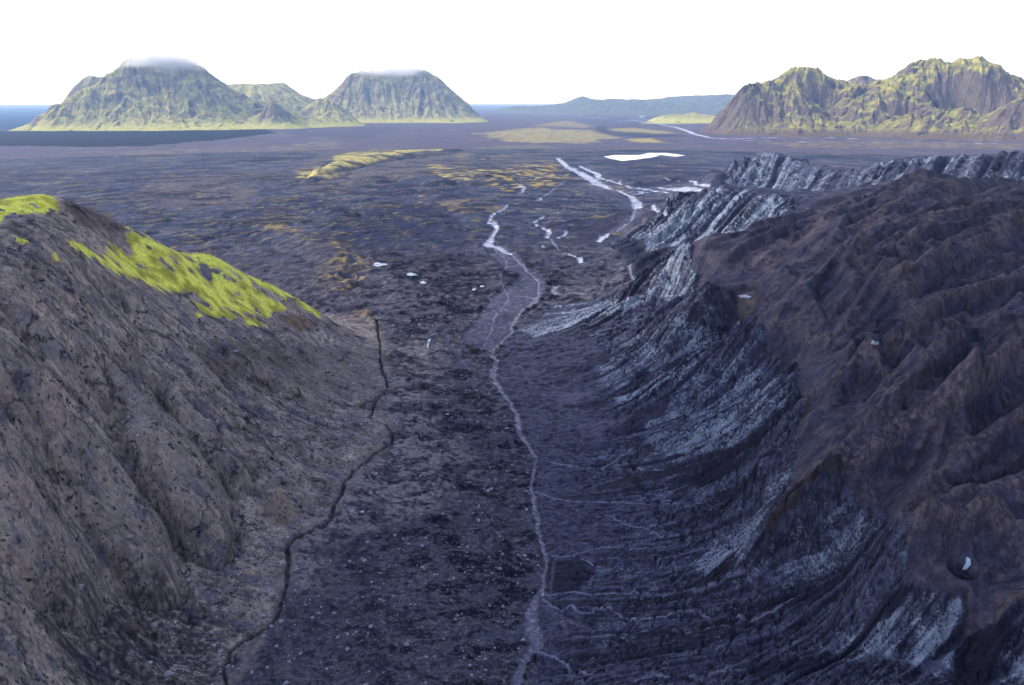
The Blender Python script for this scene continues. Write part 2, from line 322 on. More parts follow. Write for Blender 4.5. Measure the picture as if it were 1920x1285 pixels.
for th, r, z in [(-.9,45,112),(-.6,45,96),(-.3,50,84),(0,50,76),(.3,50,84),(.6,45,104),(.9,45,118),(-.7,90,102),(-.9,120,122),(.9,120,128),(.9,300,140),(.9,700,140),(.9,1200,135),(.9,1600,40),(.9,2200,0),(-.9,300,165),(-.9,600,60),(-.9,1000,6),(-.9,2000,0),
                  (-.6,3000,0),(-.3,3000,0),(0,3000,0),(.3,3000,0),(.6,3000,0),(.9,3000,0),(-.6,2000,0),(-.3,2000,0),(0,2000,0)]:
    ctrl.append(W(th, r, z))
h0 = G.control(ctrl)
T('control surface %d x %d' % (G.nr, G.nc))
SS = G.LL; RELIEF = blur((h0/G.r).astype(F32), 4)
nx, ny = G.T*40, SS*40
warp_t = fbm(nx, ny, 4, 11)*0.009; warp_l = fbm(nx, ny, 4, 31)*0.009
fin_t = fbm(nx*4, ny*4, 3, 51)*0.0011; fin_l = fbm(nx*4, ny*4, 3, 61)*0.0011
def H(u, v, off=0.0): return G.hit(h0, u, v, off)
def PX(pts, off=0.0): return [H(p[0], p[1], off) for p in pts]
def area(pts, soft=0.006, warp=1.0, raw=False):
    m = np.zeros(G.T.shape, F32); P = PX(pts) if not raw else pts
    sl, sd = G.poly(P, 0.05, warp_t*warp + fin_t, warp_l*warp + fin_l)
    m[sl] = sm(sd, -soft, soft); return m
# --- which part of the land is what
foot = [(690,600),(705,640),(720,720),(700,770),(735,800),(640,930),(540,1020),(520,1150),(420,1285)]
hill_poly = PX(foot) + [(-.35, math.log(60)), (-.3, math.log(40)), (-1.2, math.log(40)), (-1.2, math.log(640)), (-.55, math.log(640)), (-.42, math.log(560)), (-.3, math.log(540))]
HILL = area(hill_poly, 0.004, 0.5, raw=True)
gl_poly = PX([(1003,1285),(1012,1200),(1022,1100),(1010,960),(1008,880),(985,820),(960,770),(935,720),(935,670),(985,600),(1050,572),(1130,562),(1190,530),(1180,490),(1135,462),(1180,440)]) + \
  [R_(1240,400,980)[:2], R_(1290,380,1100)[:2], R_(1400,380,1150)[:2], R_(1350,340,1450)[:2], R_(1370,330,1750)[:2], R_(1440,290,1950)[:2], R_(1600,290,1900)[:2], R_(1900,290,1850)[:2], (1.2, math.log(1800)), (1.2, math.log(40)), (.03, math.log(40))]
GLAC = area(gl_poly, 0.005, 0.4, raw=True)
rim = PX([(1262,482),(1304,496),(1312,540),(1350,572),(1390,600),(1420,618),(1478,690),(1500,760),(1497,830),(1493,880),(1470,960),(1500,950),(1560,915),(1650,950),(1665,1010),(1700,1090),(1740,1110),(1800,1118),(1815,1150),(1805,1200),(1850,1205),(1900,1165),(1960,1140)])
top_poly = rim + [(1.2, math.log(80)), (1.2, math.log(1060)), R_(1920,355,1060)[:2], R_(1800,345,1080)[:2], R_(1700,335,1120)[:2], R_(1650,335,1010)[:2], R_(1560,380,880)[:2], R_(1480,385,820)[:2], R_(1460,420,760)[:2], R_(1400,470,690)[:2], R_(1310,475,640)[:2]]
TOP = area(top_poly, 0.003, 0.3, raw=True)*GLAC
TOP = np.maximum(TOP, area([(1.2, math.log(1375)), (1.2, math.log(1800)), R_(1560,300,1750)[:2], R_(1560,315,1565)[:2], R_(1640,300,1490)[:2], R_(1700,293,1455)[:2], R_(1800,292,1425)[:2], R_(1920,287,1385)[:2]], .004, .5, raw=True)*GLAC)
T('regions')
r = G.r
h = h0.copy()
# --- ridges standing on the debris-covered ice
LIT_CREST = np.zeros(G.T.shape, F32)
def ridge(pts, amp, w1, w2, power=1.25):
    global h
    P = PX(pts, amp*0.8); m = max(w1, w2)*1.2
    sl, dd, side, _ = G.line(P, m, None, warp_t*0.25+fin_t*.2, warp_l*0.25+fin_l*.2)
    ww = np.where(side > 0, w1, w2); t = np.clip(1-dd/ww, 0, 1)**power
    h[sl] = h[sl] + amp*t
    LIT_CREST[sl] = np.maximum(LIT_CREST[sl], sm(t, .55, .95)*(side <= 0) + sm(t, .15, .9)*(side > 0))
RG = [([(1425,870),(1484,774),(1503,755),(1560,718),(1624,680)],7,.05,.03),([(1624,680),(1680,708),(1742,732)],5,.03,.03),([(1554,884),(1600,838),(1643,797),(1702,752)],5,.045,.025),
 ([(1450,984),(1500,940),(1565,900),(1640,850),(1722,780),(1750,763),(1806,743)],8,.06,.03),([(1680,985),(1750,910),(1806,847),(1860,820),(1918,793),(1990,760)],7,.06,.03),
 ([(1720,1000),(1770,942),(1850,925),(1918,907),(1990,870)],6,.05,.03),([(1760,790),(1840,732),(1880,690),(1918,657),(1980,620)],8,.05,.035),([(1700,640),(1762,566),(1850,540),(1920,518),(2000,490)],9,.05,.035),
 ([(1480,560),(1540,525),(1596,507),(1650,530),(1705,562)],8,.05,.04),([(1596,507),(1675,480),(1720,440),(1790,405),(1880,385)],9,.05,.04),([(1390,500),(1440,480),(1465,498)],5,.03,.03),
 ([(1440,470),(1500,448),(1540,430),(1560,400),(1600,385)],7,.04,.03),([(1600,450),(1666,409),(1700,375),(1719,347)],8,.04,.03),([(1700,530),(1762,483),(1830,450),(1911,422)],9,.05,.03),
 ([(1420,620),(1500,600),(1560,640),(1600,600)],5,.03,.03),([(1640,1070),(1700,1010),(1760,990),(1850,960),(1920,975)],5,.04,.03),([(1870,1180),(1900,1120),(1960,1090)],6,.04,.04),
 ([(1760,640),(1800,600),(1850,600),(1920,560)],7,.035,.03),([(1640,760),(1690,720),(1740,690),(1790,660)],6,.035,.025),([(1700,345),(1800,365),(1920,352)],8,.05,.05)]
for pts, a, w1, w2 in RG: ridge(pts, a, w1, w2)
# smaller ridges in the same sense, lower-left to upper-right
ca, sa = math.cos(math.radians(33)), math.sin(math.radians(33))
ax_ = (G.T*ca + SS*sa); ay_ = (-G.T*sa + SS*ca)
wa = fbm(G.T*12, SS*12, 3, 90)*0.05
def facets(count, seed, t_rng, l_rng, ang, jit, wr, lr, k, where, steep=.6, wk=.5, fk=1.0):
    rs = np.random.RandomState(seed); F = np.zeros(G.T.shape, F32)
    for _ in range(count):
        c = np.array([rs.uniform(*t_rng), rs.uniform(*l_rng)])
        j = min(G.nr-1, max(0, int((c[1]-G.L[0])/G.dl))); i = min(G.nc-1, max(0, int((c[0]-G.th[0])/G.dt)))
        if where[j, i] < .5: continue
        a = math.radians(ang + rs.normal()*jit); ln = rs.uniform(*lr); wd = rs.uniform(*wr); dr = np.array([math.cos(a), math.sin(a)]); pr = np.array([-dr[1], dr[0]])
        n = 5; ss = np.linspace(-.5, .5, n); P = [c + dr*q*ln + pr*rs.normal()*ln*.05 for q in ss]
        am = [wd*k*q for q in (rs.uniform(.0,.5), rs.uniform(.6,1), rs.uniform(.8,1.1), rs.uniform(.5,1), rs.uniform(0,.5))]
        sl, dd, side, A_ = G.line(P, wd*1.3, am, warp_t*wk+fin_t*fk, warp_l*wk+fin_l*fk)
        ww = np.where(side < 0, wd*steep, wd)
        F[sl] = np.maximum(F[sl], A_*(1-dd/ww))
    return F
ca, sa = math.cos(math.radians(64)), math.sin(math.radians(64))
ax_ = (G.T*ca + SS*sa); ay_ = (-G.T*sa + SS*ca)
rn = ridged(ax_*4+wa*14, ay_*11+wa*30, 3, 71, .42)
FA = facets(330, 3, (.12,.95), (math.log(60), math.log(1500)), 64, 11, (.018,.05), (.2,.6), .52, TOP, .45, .15, .15)
FB = facets(1500, 4, (.12,.95), (math.log(60), math.log(1500)), 60, 30, (.005,.014), (.03,.12), .5, TOP, .5, .2, .15)
sl_, sd_ = G.poly(top_poly, .05); TIN = np.zeros(G.T.shape, F32); TIN[sl_] = sm(sd_, 0, .10); amp_ = np.minimum(1, (r/260)**-.55)
h += TOP*(.18+.82*TIN)*amp_*r*(0.009*(rn-0.35) + FA*1.9 + FB*1.05 - .012)
# terminal wall of the far ice, first cone: fluted faces
FH = facets(1300, 14, (-.95,-.12), (math.log(75), math.log(620)), -52, 26, (.005,.020), (.03,.15), .36, HILL, .6, .3, .4)
FI = facets(1500, 15, (-.95,-.12), (math.log(75), math.log(620)), -40, 60, (.0022,.006), (.01,.04), .4, HILL, .6, .3, .4)
hfar = 1-.75*sm(G.LL, math.log(240), math.log(330))
h += HILL*r*(FH*.9 + FI*.6 - .003)*hfar
def rib(pts, amp, wid, power=1.0):
    P = PX(pts, amp*.5); sl, dd, _, ww = G.line(P, wid*1.6, [wid*k for k in np.interp(np.linspace(0, 1, len(pts)), [0, .3, .8, 1], [.6, 1, 1.1, .7])], warp_t*.5+fin_t, warp_l*.5+fin_l)
    t = np.clip(1-(dd/ww)**2, 0, 1)**power; h[sl] += amp*(t-.28*np.exp(-((dd/ww-1.05)/.18)**2)*(amp > 3)); return sl, t
for pts, a, wd in [([(600,325),(650,305),(720,292),(800,284),(850,282)],16,.03),([(575,340),(610,328),(640,325)],8,.02),([(670,340),(720,332),(770,330),(820,340)],13,.045),([(820,275),(860,285),(900,295)],12,.02),([(470,400),(560,390),(640,400)],8,.04),([(500,440),(580,450),(640,480)],8,.05),
                   ([(340,310),(450,300),(560,295)],6,.03),([(900,330),(980,320),(1040,310)],6,.03),([(1165,340),(1180,342),(1200,345)],8,.012),([(1240,335),(1300,330),(1340,340)],8,.02),([(1500,268),(1560,266),(1620,272)],10,.01)]: rib(pts, a, wd, 1.3)
RIBS = np.zeros(G.T.shape, F32)
for pts, a, wd in [([(215,715),(290,790),(340,880),(375,975)],9.5,.060),([(110,780),(180,880),(235,980),(270,1055)],9,.058),([(0,840),(50,930),(80,1040)],8,.06),([(320,735),(390,815),(445,890)],6,.03),
                   ([(400,610),(470,680),(540,715)],4,.035),([(560,640),(630,690),(690,745)],3.5,.045),([(60,600),(130,680),(180,760)],5,.04),([(250,560),(330,650),(400,720)],4,.035),([(0,700),(60,760),(100,840)],5,.04)]:
    sl_, t_ = rib(pts, a, wd); RIBS[sl_] = np.maximum(RIBS[sl_], t_)
fr = fbm(nx*4, ny*4, 2, 151)
RELIEF = blur((h/r).astype(F32), 2)
h += TOP*(.3+.7*TIN)*amp_*r*(0.0011*fbm(ax_*26, ay_*44, 4, 77) + .0004*fbm(nx*6, ny*6, 3, 79))
hs = blur(h, 6)
n1 = fbm(G.T*150, SS*150, 3, 101); n2 = fbm(G.T*240, SS*240, 1, 111); n3 = fbm(G.T*300, SS*300, 1, 121); n4 = fbm(G.T*60, SS*60, 3, 141)
T('noise')
# the grain of the ice (its foliation), which runs across the face from lower left to upper right
GR = [(1050,590,60,-8),(1150,580,60,-20),(1100,700,50,-22),(1200,640,50,-35),(1250,540,22,-50),(1300,620,40,-45),(1400,680,40,-40),(1200,750,50,-28),(1350,760,45,-33),(1450,780,35,-45),(1100,850,60,-8),(1250,860,60,-14),(1400,850,50,-30),(1300,950,50,-20),(1420,960,45,-38),
 (1100,1000,60,0),(1300,1030,60,-10),(1450,1050,50,-35),(1550,1050,40,-35),(1600,1010,35,-40),(1100,1150,60,0),(1300,1150,60,-5),(1500,1120,50,-25),(1650,1080,40,-40),(1750,1180,35,-45),(1500,1230,50,-30),(1200,1260,60,-10),(1700,1260,40,-45),(1850,1230,40,-45),
 (1350,400,30,-35),(1250,430,40,-28),(1420,400,30,-40),(1440,320,10,-30),(1600,340,12,-20),(1800,330,15,-20),(1600,600,50,-30),(1800,450,50,-25),(1750,850,50,-30),(1850,1050,50,-20),(1550,500,50,-30)]
gp = []
for u, v, du, dv in GR:
    a_, b_ = H(u-du*.15, v-dv*.15), H(u+du*.15, v+dv*.15); dx_, dy_ = b_[0]-a_[0], b_[1]-a_[1]; q_ = math.hypot(dx_, dy_)
    if q_ < .2: gp.append((a_[0], a_[1], dx_/q_, dy_/q_))
gp = np.array(gp); tt_, ll_ = G.T[::10, ::10], G.LL[::10, ::10]; wgt = 1/(((tt_[..., None]-gp[:, 0])**2+(ll_[..., None]-gp[:, 1])**2)+.0015)**1.5
fx0 = (wgt*gp[:, 2]).sum(-1)/wgt.sum(-1); fy0 = (wgt*gp[:, 3]).sum(-1)/wgt.sum(-1)
up_ = lambda a: blur(np.repeat(np.repeat(a, 10, 0), 10, 1)[:G.nr, :G.nc].astype(F32), 6)
FLD = (up_(fx0), up_(fy0), GLAC)
l1, l2, l3, l4 = G.lic(hs, [n1, n2, n3, n4], n=26, step=2.2, field=FLD)
l5, l6 = G.lic(blur(h0, 14), [fbm(G.T*75, SS*75, 3, 145), fbm(G.T*30, SS*30, 3, 149)], n=60, step=3.0, field=FLD); l5 /= l5.std(); l6 /= l6.std()
l1 /= l1.std(); l2 /= l2.std(); l3 /= l3.std(); l4 /= l4.std()
T('fall-line striae')
gy, gx = np.gradient(hs, G.dl, G.dt); slope = np.hypot(gx, gy)/r
ICE = GLAC*(1-TOP)
icerel = (0.0006*l1 + 0.0002*l2 + 0.0020*l4)
wr_ = sm(fbm(G.T*30, SS*30, 4, 147), -.4, .4)
h += ICE*r*(icerel*(.25+.9*wr_) - .0050*np.abs(l5) + .0065*np.abs(l6))*np.clip((slope-.10)*2.4, 0.03, 1.2)


# dark clefts across the ice
rn2 = ridged(ax_*14+wa*30, ay_*30+wa*30, 4, 171)
h -= ICE*r*0.010*sm(rn2, .45, .85)*sm(slope, .1, .4)
# left hillside: gullies and rock ribs
rh = ridged((G.T+warp_t)*16, (SS+warp_l)*16, 5, 131)
h += HILL*hfar*r*np.clip(slope*1.6, .15, 1)*(0.0014*l4 + 0.0002*l1 + 0.008*(rh-.4)) + HILL*hfar*r*.0007*fbm(nx*3, ny*3, 5, 133)
h += HILL*r*0.0003*fr
hc_ = ridged((G.T+warp_t*.8)*34, (SS+warp_l*.8)*34, 4, 451, .6); h -= HILL*hfar*r*.0018*sm(hc_, .62, .9)
h += HILL*hfar*r*(-.0045*np.abs(l5)+.0060*np.minimum(np.abs(l6), 1.2)+.0005*np.minimum(np.abs(l1), 1.5))*np.clip(slope*1.6, .1, 1)*(.4+.8*sm(fbm(G.T*20, SS*20, 3, 457), -.3, .3))
# valley floor: hummocks
FLO = np.clip(1-HILL-GLAC, 0, 1)
near = sm(-G.LL, -math.log(1100), -math.log(600))
hum = ridged((G.T*9+warp_t*30), (SS*15+warp_l*30), 5, 191, .42)
hum2 = fbm(nx*1.6, ny*2.4, 5, 201)
FC = facets(1500, 7, (-.6,.35), (math.log(80), math.log(900)), 20, 40, (.006,.022), (.03,.14), .32, FLO+ICE, .5, .8)
FD = facets(2600, 8, (-.6,.35), (math.log(80), math.log(900)), 20, 50, (.0025,.007), (.01,.04), .34, FLO+ICE, .6, .8)
rough = sm(fbm(G.T*24, SS*34, 4, 481), -.35, .35)
h += FLO*near*r*(0.006*(hum-.35) + 0.0009*hum2 + FC*(.3+1.2*rough) + FD*(.2+.9*rough))
h += (1-near)*FLO*(3.5*fbm(G.T*30, SS*50, 5, 221)*sm(-G.LL, -math.log(2600), -math.log(1500)) )
h += ICE*(1-sm(slope, .16, .40))*r*(0.0008*hum2 + FC*.7 + FD*.45)
T('relief')
# --- streams, flat gravel beds, ponds
Wpx = 1/1500.0
WATER = np.zeros(G.T.shape, F32); SILT = np.zeros(G.T.shape, F32); CREEK = np.zeros(G.T.shape, F32); RILL = np.zeros(G.T.shape, F32); BRIGHT = np.zeros(G.T.shape, F32)
def stroke(dst, pts, soft=0.5, warp=0.35):
    P = [H(p[0], p[1]) for p in pts]; wd = [p[2]*Wpx*0.38 for p in pts]
    sl, dd, _, ww = G.line(P, 0.03, wd, warp_t*warp+fin_t*.6, warp_l*warp+fin_l*.6)
    m = 1-sm(dd, ww*(1-soft), ww*(1+soft)+0.0004); dst[sl] = np.maximum(dst[sl], m)
main = [(966,1290,34),(981,1242,26),(1008,1210,40),(1000,1183,60),(995,1150,34),(1005,1123,22),(1018,1102,12),(1024,1053,10),(1020,1031,14),(1008,990,14),(1003,950,16),(996,920,12),(998,900,10),(1003,880,8),(1005,862,10),(988,835,12),(975,812,16),(972,790,15),(962,765,14),(943,738,12),(922,706,20),(930,680,14),(921,664,10),(945,637,9),(962,626,8),(959,610,8),(977,585,8),(1015,560,10),(1040,550,22),(1040,535,14)]
stroke(WATER, main)
for s in [[(1018,1120,10),(990,1170,30),(960,1195,50),(930,1185,20),(860,1205,12),(820,1225,8)],[(1010,1130,20),(1050,1160,30),(1062,1185,18),(1045,1190,20)],[(1060,1160,20),(1110,1180,14),(1150,1182,5)],
          [(930,700,6),(960,690,6),(950,670,5),(975,650,6)],[(855,655,14),(870,690,22),(900,690,12)],[(828,625,16),(850,660,12),(862,668,10),(880,680,18),(900,690,8)]]: stroke(SILT, s)
bed = [(901,460),(921,447),(952,469),(971,479),(984,501),(1018,516),(1023,535),(1015,560),(977,585),(959,610),(962,626),(921,663),(905,657),(865,635),(868,622),(893,604),(912,569),(952,541),(977,516),(946,507),(921,482)]
SILT = np.maximum(SILT, area(bed, .002, .35))
BRIGHTL = [[(960,478,5),(935,466,14),(915,458,18),(921,447,8),(932,430,8),(925,418,9),(915,420,4),(922,405,6),(932,398,6),(950,388,6),(985,381,5),(1012,374,5),(1025,364,3)],
 [(995,421,7),(1010,411,6),(1030,406,5),(1050,398,5)],[(1000,422,4),(1018,430,5),(1030,437,8),(1022,446,7)],[(1040,448,5),(1056,440,6),(1062,434,4)],[(1010,462,5),(1018,470,4)],[(1040,470,3),(1065,479,5),(1085,487,7),(1090,492,9)],
 [(1045,296,6),(1062,312,12),(1087,325,14),(1108,337,22),(1121,346,20),(1146,354,7),(1167,362,7),(1183,369,10),(1192,379,14),(1196,390,18)],
 [(1118,334,10),(1125,333,8),(1146,340,10),(1167,347,6),(1187,353,7),(1208,356,8),(1250,361,12)],[(1196,390,6),(1229,396,7),(1252,402,7)],[(1208,362,9),(1183,365,7)],[(1167,362,4),(1195,360,4),(1210,362,10)],
 [(1235,352,7),(1271,353,16),(1312,357,20),(1340,362,16)],[(1240,337,3),(1275,342,6),(1305,346,5),(1330,350,5)],[(1085,310,3),(1100,318,8),(1118,325,12),(1122,335,8)],
 [(1127,443,8),(1121,457,6),(1140,438,8)],[(1080,297,3),(1105,296,6),(1133,297,8)],[(930,352,4),(960,348,5),(985,352,6),(975,362,5)],[(1250,372,4),(1262,376,5)]]
for s in BRIGHTL: stroke(BRIGHT, [(a, b, c*1.5) for a, b, c in s], .5, .15)
stroke(SILT, [(1196,390,26),(1192,404,34),(1172,422,40),(1146,435,26),(1127,443,14)])
SILT = np.maximum(SILT, area([(1205,352),(1235,348),(1300,344),(1340,350),(1330,368),(1290,367),(1240,362)], .004, .3))
stroke(SILT, [(1040,1045,10),(1030,1120,8)])
lake = [(1133,294),(1150,291),(1198,291),(1219,287),(1250,287),(1285,292),(1267,294),(1240,291),(1221,296),(1187,300),(1167,302),(1146,298)]
LAKE = area(lake, .002, .15)
h = h*(1-LAKE) + 0.0*LAKE
creek = [(705,600,5),(712,640,5),(715,690,6),(728,725,7),(720,740,7),(700,765,6),(692,780,7),(700,790,6),(722,795,6),(737,812,7),(735,830,8),(700,850,8),(685,868,8),(660,885,8),(645,905,8),(640,925,9),(625,950,10),(620,975,11),(605,990,11),(575,1000,12),(550,1010,13),(537,1025,15),(540,1060,13),(535,1110,13),(525,1150,13),(505,1175,13),(465,1195,15),(430,1220,14),(420,1260,10),(425,1290,8)]
stroke(CREEK, creek, .4, .25)
for s in [[(1035,1042,3),(1073,1043,3),(1095,1037,3),(1130,1027,3),(1198,1030,3),(1238,1022,3)],[(1090,1050,3),(1111,1061,3),(1165,1069,3),(1233,1058,3),(1236,1050,3),(1266,1045,4),(1293,1037,4),(1333,1026,4),(1415,1004,3)],
 [(1022,1115,5),(1052,1112,4),(1079,1110,4),(1106,1115,4),(1171,1112,4),(1190,1107,4),(1203,1114,4),(1266,1118,4),(1301,1119,4),(1339,1104,4),(1366,1091,4),(1415,1066,3)],
 [(1019,1123,6),(1035,1140,5),(1052,1145,4),(1071,1137,5),(1090,1150,5),(1114,1148,4),(1114,1142,4),(1144,1140,5),(1168,1158,6),(1192,1165,6),(1249,1161,5),(1279,1145,4),(1306,1144,4),(1322,1158,5),(1355,1164,5),(1420,1164,4),(1500,1120,3)],
 [(1184,1283,5),(1225,1264,5),(1266,1272,5),(1306,1272,4),(1347,1259,4),(1420,1253,4)],[(1133,966,3),(1160,977,3),(1184,988,4),(1220,993,3),(1238,1008,3)],[(1034,867,5),(1057,872,4),(1130,878,3),(1180,879,3),(1236,881,3),(1292,872,3)],
 [(1006,923,5),(1034,934,5),(1074,941,4),(1163,942,3),(1222,945,4),(1284,944,3)],[(1010,1225,6),(1040,1235,6),(1062,1245,6),(1072,1262,4)],[(1086,1252,6),(1095,1262,6),(1112,1264,4)],[(1130,878,3),(1160,860,3),(1195,838,4),(1240,835,3)],
 [(960,555,5),(1010,560,5),(1060,548,4),(1110,552,4)],[(1165,500,4),(1185,525,4),(1193,540,3)],
 [(958,478,3),(985,505,3),(1010,530,3),(1008,556,4),(980,585,3)],[(925,465,2),(950,490,1.5),(938,530,1.5),(955,560,1.5),(925,600,2),(918,625,1.5),(905,650,2)],[(1190,396,5),(1184,415,6),(1152,436,5),(1127,444,6)],[(1021,365,4),(1045,350,4),(1060,340,3)],[(1052,398,3),(1070,385,3)],[(1030,447,4),(1042,465,4),(1050,476,3)]]: stroke(RILL, [(a, b, c*1.5) for a, b, c in s], .5, .2)
# cut the channels a little way into the land
hb = blur(h, 5)
flat = np.clip(np.maximum(WATER, np.maximum(SILT, BRIGHT)), 0, 1)
h = mix(h, hb - 0.002*r, flat*.85)
h -= CREEK*r*0.006
h -= RILL*r*0.0012
T('streams')
# --- ground cover colours (albedo)
RELIEF = blur((h/G.r).astype(F32), 2)
ILL = np.array([0.90, 0.92, 1.02])
def A(*c): return (s2l(c)/ILL).astype(F32)
def paint(col, c, m): return col + (c - col)*np.clip(m, 0, 1)[..., None]
sp = np.random.RandomState(9).rand(*G.T.shape).astype(F32)
big = fbm(G.T*22, SS*30, 5, 301); mid = fbm(nx*2, ny*3, 5, 311); fine = fbm(nx*4, ny*4, 2, 321)
gy, gx = np.gradient(blur(h, 2), G.dl, G.dt); slope2 = np.hypot(gx, gy)/r
col = np.zeros(G.T.shape+(3,), F32) + A(65,65,81)
col = paint(col, A(88,84,100), sm(mid, .0, .7)*.7)
col = paint(col, A(36,34,50), sm(-big, .05, .6)*.8)
# distant outwash plain
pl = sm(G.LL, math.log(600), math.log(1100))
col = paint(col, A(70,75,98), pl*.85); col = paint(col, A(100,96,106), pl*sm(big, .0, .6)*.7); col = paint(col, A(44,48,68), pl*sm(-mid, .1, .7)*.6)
def spot(pts, c, strength=1.0, soft=.006, warp=1.0, tex=None):
    global col
    m = area(pts, soft, warp)*strength
    if tex is not None: m = m*tex
    col = paint(col, c, m)
patch = sm(fbm(G.T*70, SS*110, 5, 331), -.05, .25); patch2 = sm(fbm(G.T*120, SS*160, 4, 341), -.1, .3)
spot([(540,330),(620,280),(700,275),(840,262),(900,285),(850,330),(700,350),(560,360)], A(96,90,96), .7)
spot([(560,335),(620,310),(630,290),(700,278),(800,268),(845,268),(800,288),(720,302),(650,318),(600,330)], A(200,188,112), 1, .005, .7, .5+.5*patch2)
spot([(560,318),(600,312),(640,330),(620,336),(560,334)], A(190,176,108), 1, .006, .9, .3+.7*patch)
spot([(800,310),(900,308),(940,330),(850,345),(790,330)], A(176,160,96), .9, .008, 1.2, patch)
spot([(920,318),(1030,300),(1060,330),(1040,350),(960,362),(905,345)], A(176,154,86), .9, .010, 1.4, patch)
spot([(780,385),(880,370),(945,380),(935,400),(850,400),(790,400)], A(128,112,76), .8, .006, 1, patch)
spot([(800,425),(870,420),(850,450),(810,448)], A(140,110,60), .8, .006, 1, patch)
spot([(640,480),(500,440),(460,410),(520,400),(600,450),(680,490),(690,540),(640,560),(590,520)], A(160,140,92), .8, .015, 1.8, patch)
spot([(690,570),(700,600),(670,600),(650,570)], A(140,112,60), .8, .006, 1, patch)
spot([(900,310),(1100,290),(1100,270),(800,300)], A(90,86,92), .5)
spot([(640,700),(760,700),(820,640),(740,600),(700,600)], A(86,84,92), .6, .02)
spot([(700,350),(770,345),(800,365),(700,375)], A(52,54,80), .8, .01)
spot([(460,390),(560,370),(640,385),(560,420),(430,420)], A(50,52,76), .7, .01, 1.5, patch)
spot([(620,395),(820,385),(890,440),(860,475),(690,478),(600,440)], A(50,54,78), .95, .012)
spot([(300,340),(470,345),(500,375),(380,400),(250,385)], A(84,82,98), .8, .015)
spot([(300,330),(440,330),(480,370),(350,395),(250,370)], A(104,94,100), .5, .01)
spot([(680,480),(820,480),(920,500),(900,560),(850,620),(760,560)], A(34,34,54), .8, .01)
spot([(1090,400),(1180,410),(1110,470),(1060,430)], A(44,44,64), .6, .01)
spot([(1130,300),(1290,300),(1330,340),(1200,345),(1130,325)], A(66,66,86), .8, .01)
spot([(1400,275),(1600,268),(1920,270),(1920,300),(1700,290),(1500,290),(1420,285)], A(120,108,90), .7, .01, 1, patch)
spot([(1490,268),(1750,266),(1900,272),(1700,278),(1560,274)], A(168,152,98), .8, .006, 1, patch)
lav = fbm(G.T*15, SS*34, 6, 491, .55); rb = ridged(G.T*22+wa*20, G.LL*60, 4, 493)
pm = pl*(1-GLAC)*(1-HILL)
col = paint(col, A(46,46,64), pm*sm(lav, .08, .3)*.75); col = paint(col, A(128,116,84), pm*sm(rb+.4*lav, .62, .85)*sm(-G.T+.3*big, -.05, .3)*.7)
col = paint(col, A(146,132,80), pm*sm(fbm(G.T*50, G.LL*120, 5, 495), .28, .5)*sm(-lav, 0, .2)*.6)
h += pm*sm(-G.LL, -math.log(2600), -math.log(1900))*(2.5*(rb-.3) + 2.0*sm(lav, .05, .3))
# valley floor: grey-brown gravel, scattered black patches
gr = FLO*near
gx2 = sm(fbm(G.T*55, SS*60, 5, 351), -.05, .35)
col = paint(col, A(92,86,96), gr*gx2*.6*sm(-G.T, -.02, .12))
blk = sm(fbm(G.T*15, SS*26, 7, 461, .58), .02, .16)
col = paint(col, A(24,24,38), gr*blk*.88*sm(G.T, -.40, -.10)); col = paint(col, A(96,92,104), gr*(1-blk)*sm(mid+.4*fine, .0, .5)*.55); col = paint(col, A(30,29,44), gr*sm(-hum2, .15, .6)*.5)
col = paint(col, A(104,100,110), gr*sm(fbm(G.T*90, SS*120, 4, 471), .1, .5)*.5)

# left hillside rock
rc = mix(A(132,121,118), A(172,158,150), sm(fbm(nx*.7, ny*.7, 5, 361), -.5, .5)[..., None])
tanf = area(PX([(690,600),(740,600),(840,660),(830,760),(900,900),(860,1010),(700,1060),(620,1200),(520,1290),(300,1290),(420,1100),(500,900),(600,700)]), .035, 2.0)
col = paint(col, A(118,112,118), tanf*.85*(1-.6*blk)*sm(hum2+fine*.5+mid*.4, -.9, .4))
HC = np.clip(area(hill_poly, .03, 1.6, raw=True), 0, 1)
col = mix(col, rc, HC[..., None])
hcrk = ridged((G.T+warp_t*.8)*34, (SS+warp_l*.8)*34, 4, 451, .6)
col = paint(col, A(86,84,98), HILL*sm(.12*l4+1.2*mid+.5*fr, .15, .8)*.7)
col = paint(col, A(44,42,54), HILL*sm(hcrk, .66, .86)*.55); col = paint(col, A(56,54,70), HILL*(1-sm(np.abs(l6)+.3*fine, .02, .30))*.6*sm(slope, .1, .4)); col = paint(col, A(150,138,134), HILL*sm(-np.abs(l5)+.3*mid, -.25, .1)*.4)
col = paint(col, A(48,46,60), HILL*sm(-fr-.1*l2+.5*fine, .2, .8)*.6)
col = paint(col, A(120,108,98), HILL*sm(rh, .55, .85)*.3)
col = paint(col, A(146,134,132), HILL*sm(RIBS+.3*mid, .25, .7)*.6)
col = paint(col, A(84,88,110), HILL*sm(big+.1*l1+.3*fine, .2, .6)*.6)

spot([(490,935),(530,925),(560,955),(545,985),(500,985)], A(136,120,108), .7, .004, .5)
spot([(100,1080),(300,1100),(420,1150),(420,1285),(150,1285),(90,1180)], A(34,33,50), .72, .02, 2.0, sm(mid+.4*fine, -.5, .2))
spot([(500,680),(600,640),(700,660),(700,740),(600,740),(480,720)], A(112,100,98), .6, .015, 1)
spot([(360,660),(520,640),(560,690),(420,720)], A(76,66,62), .6, .015, 1)
spot([(700,640),(840,650),(800,760),(890,880),(810,960),(640,1010),(600,1110),(540,1110),(560,1000),(650,900),(740,820),(700,770)], A(140,132,134), .8, .03, 2.0, sm(hum2+mid+fine*.6, -.8, .3)*(1-.7*blk))
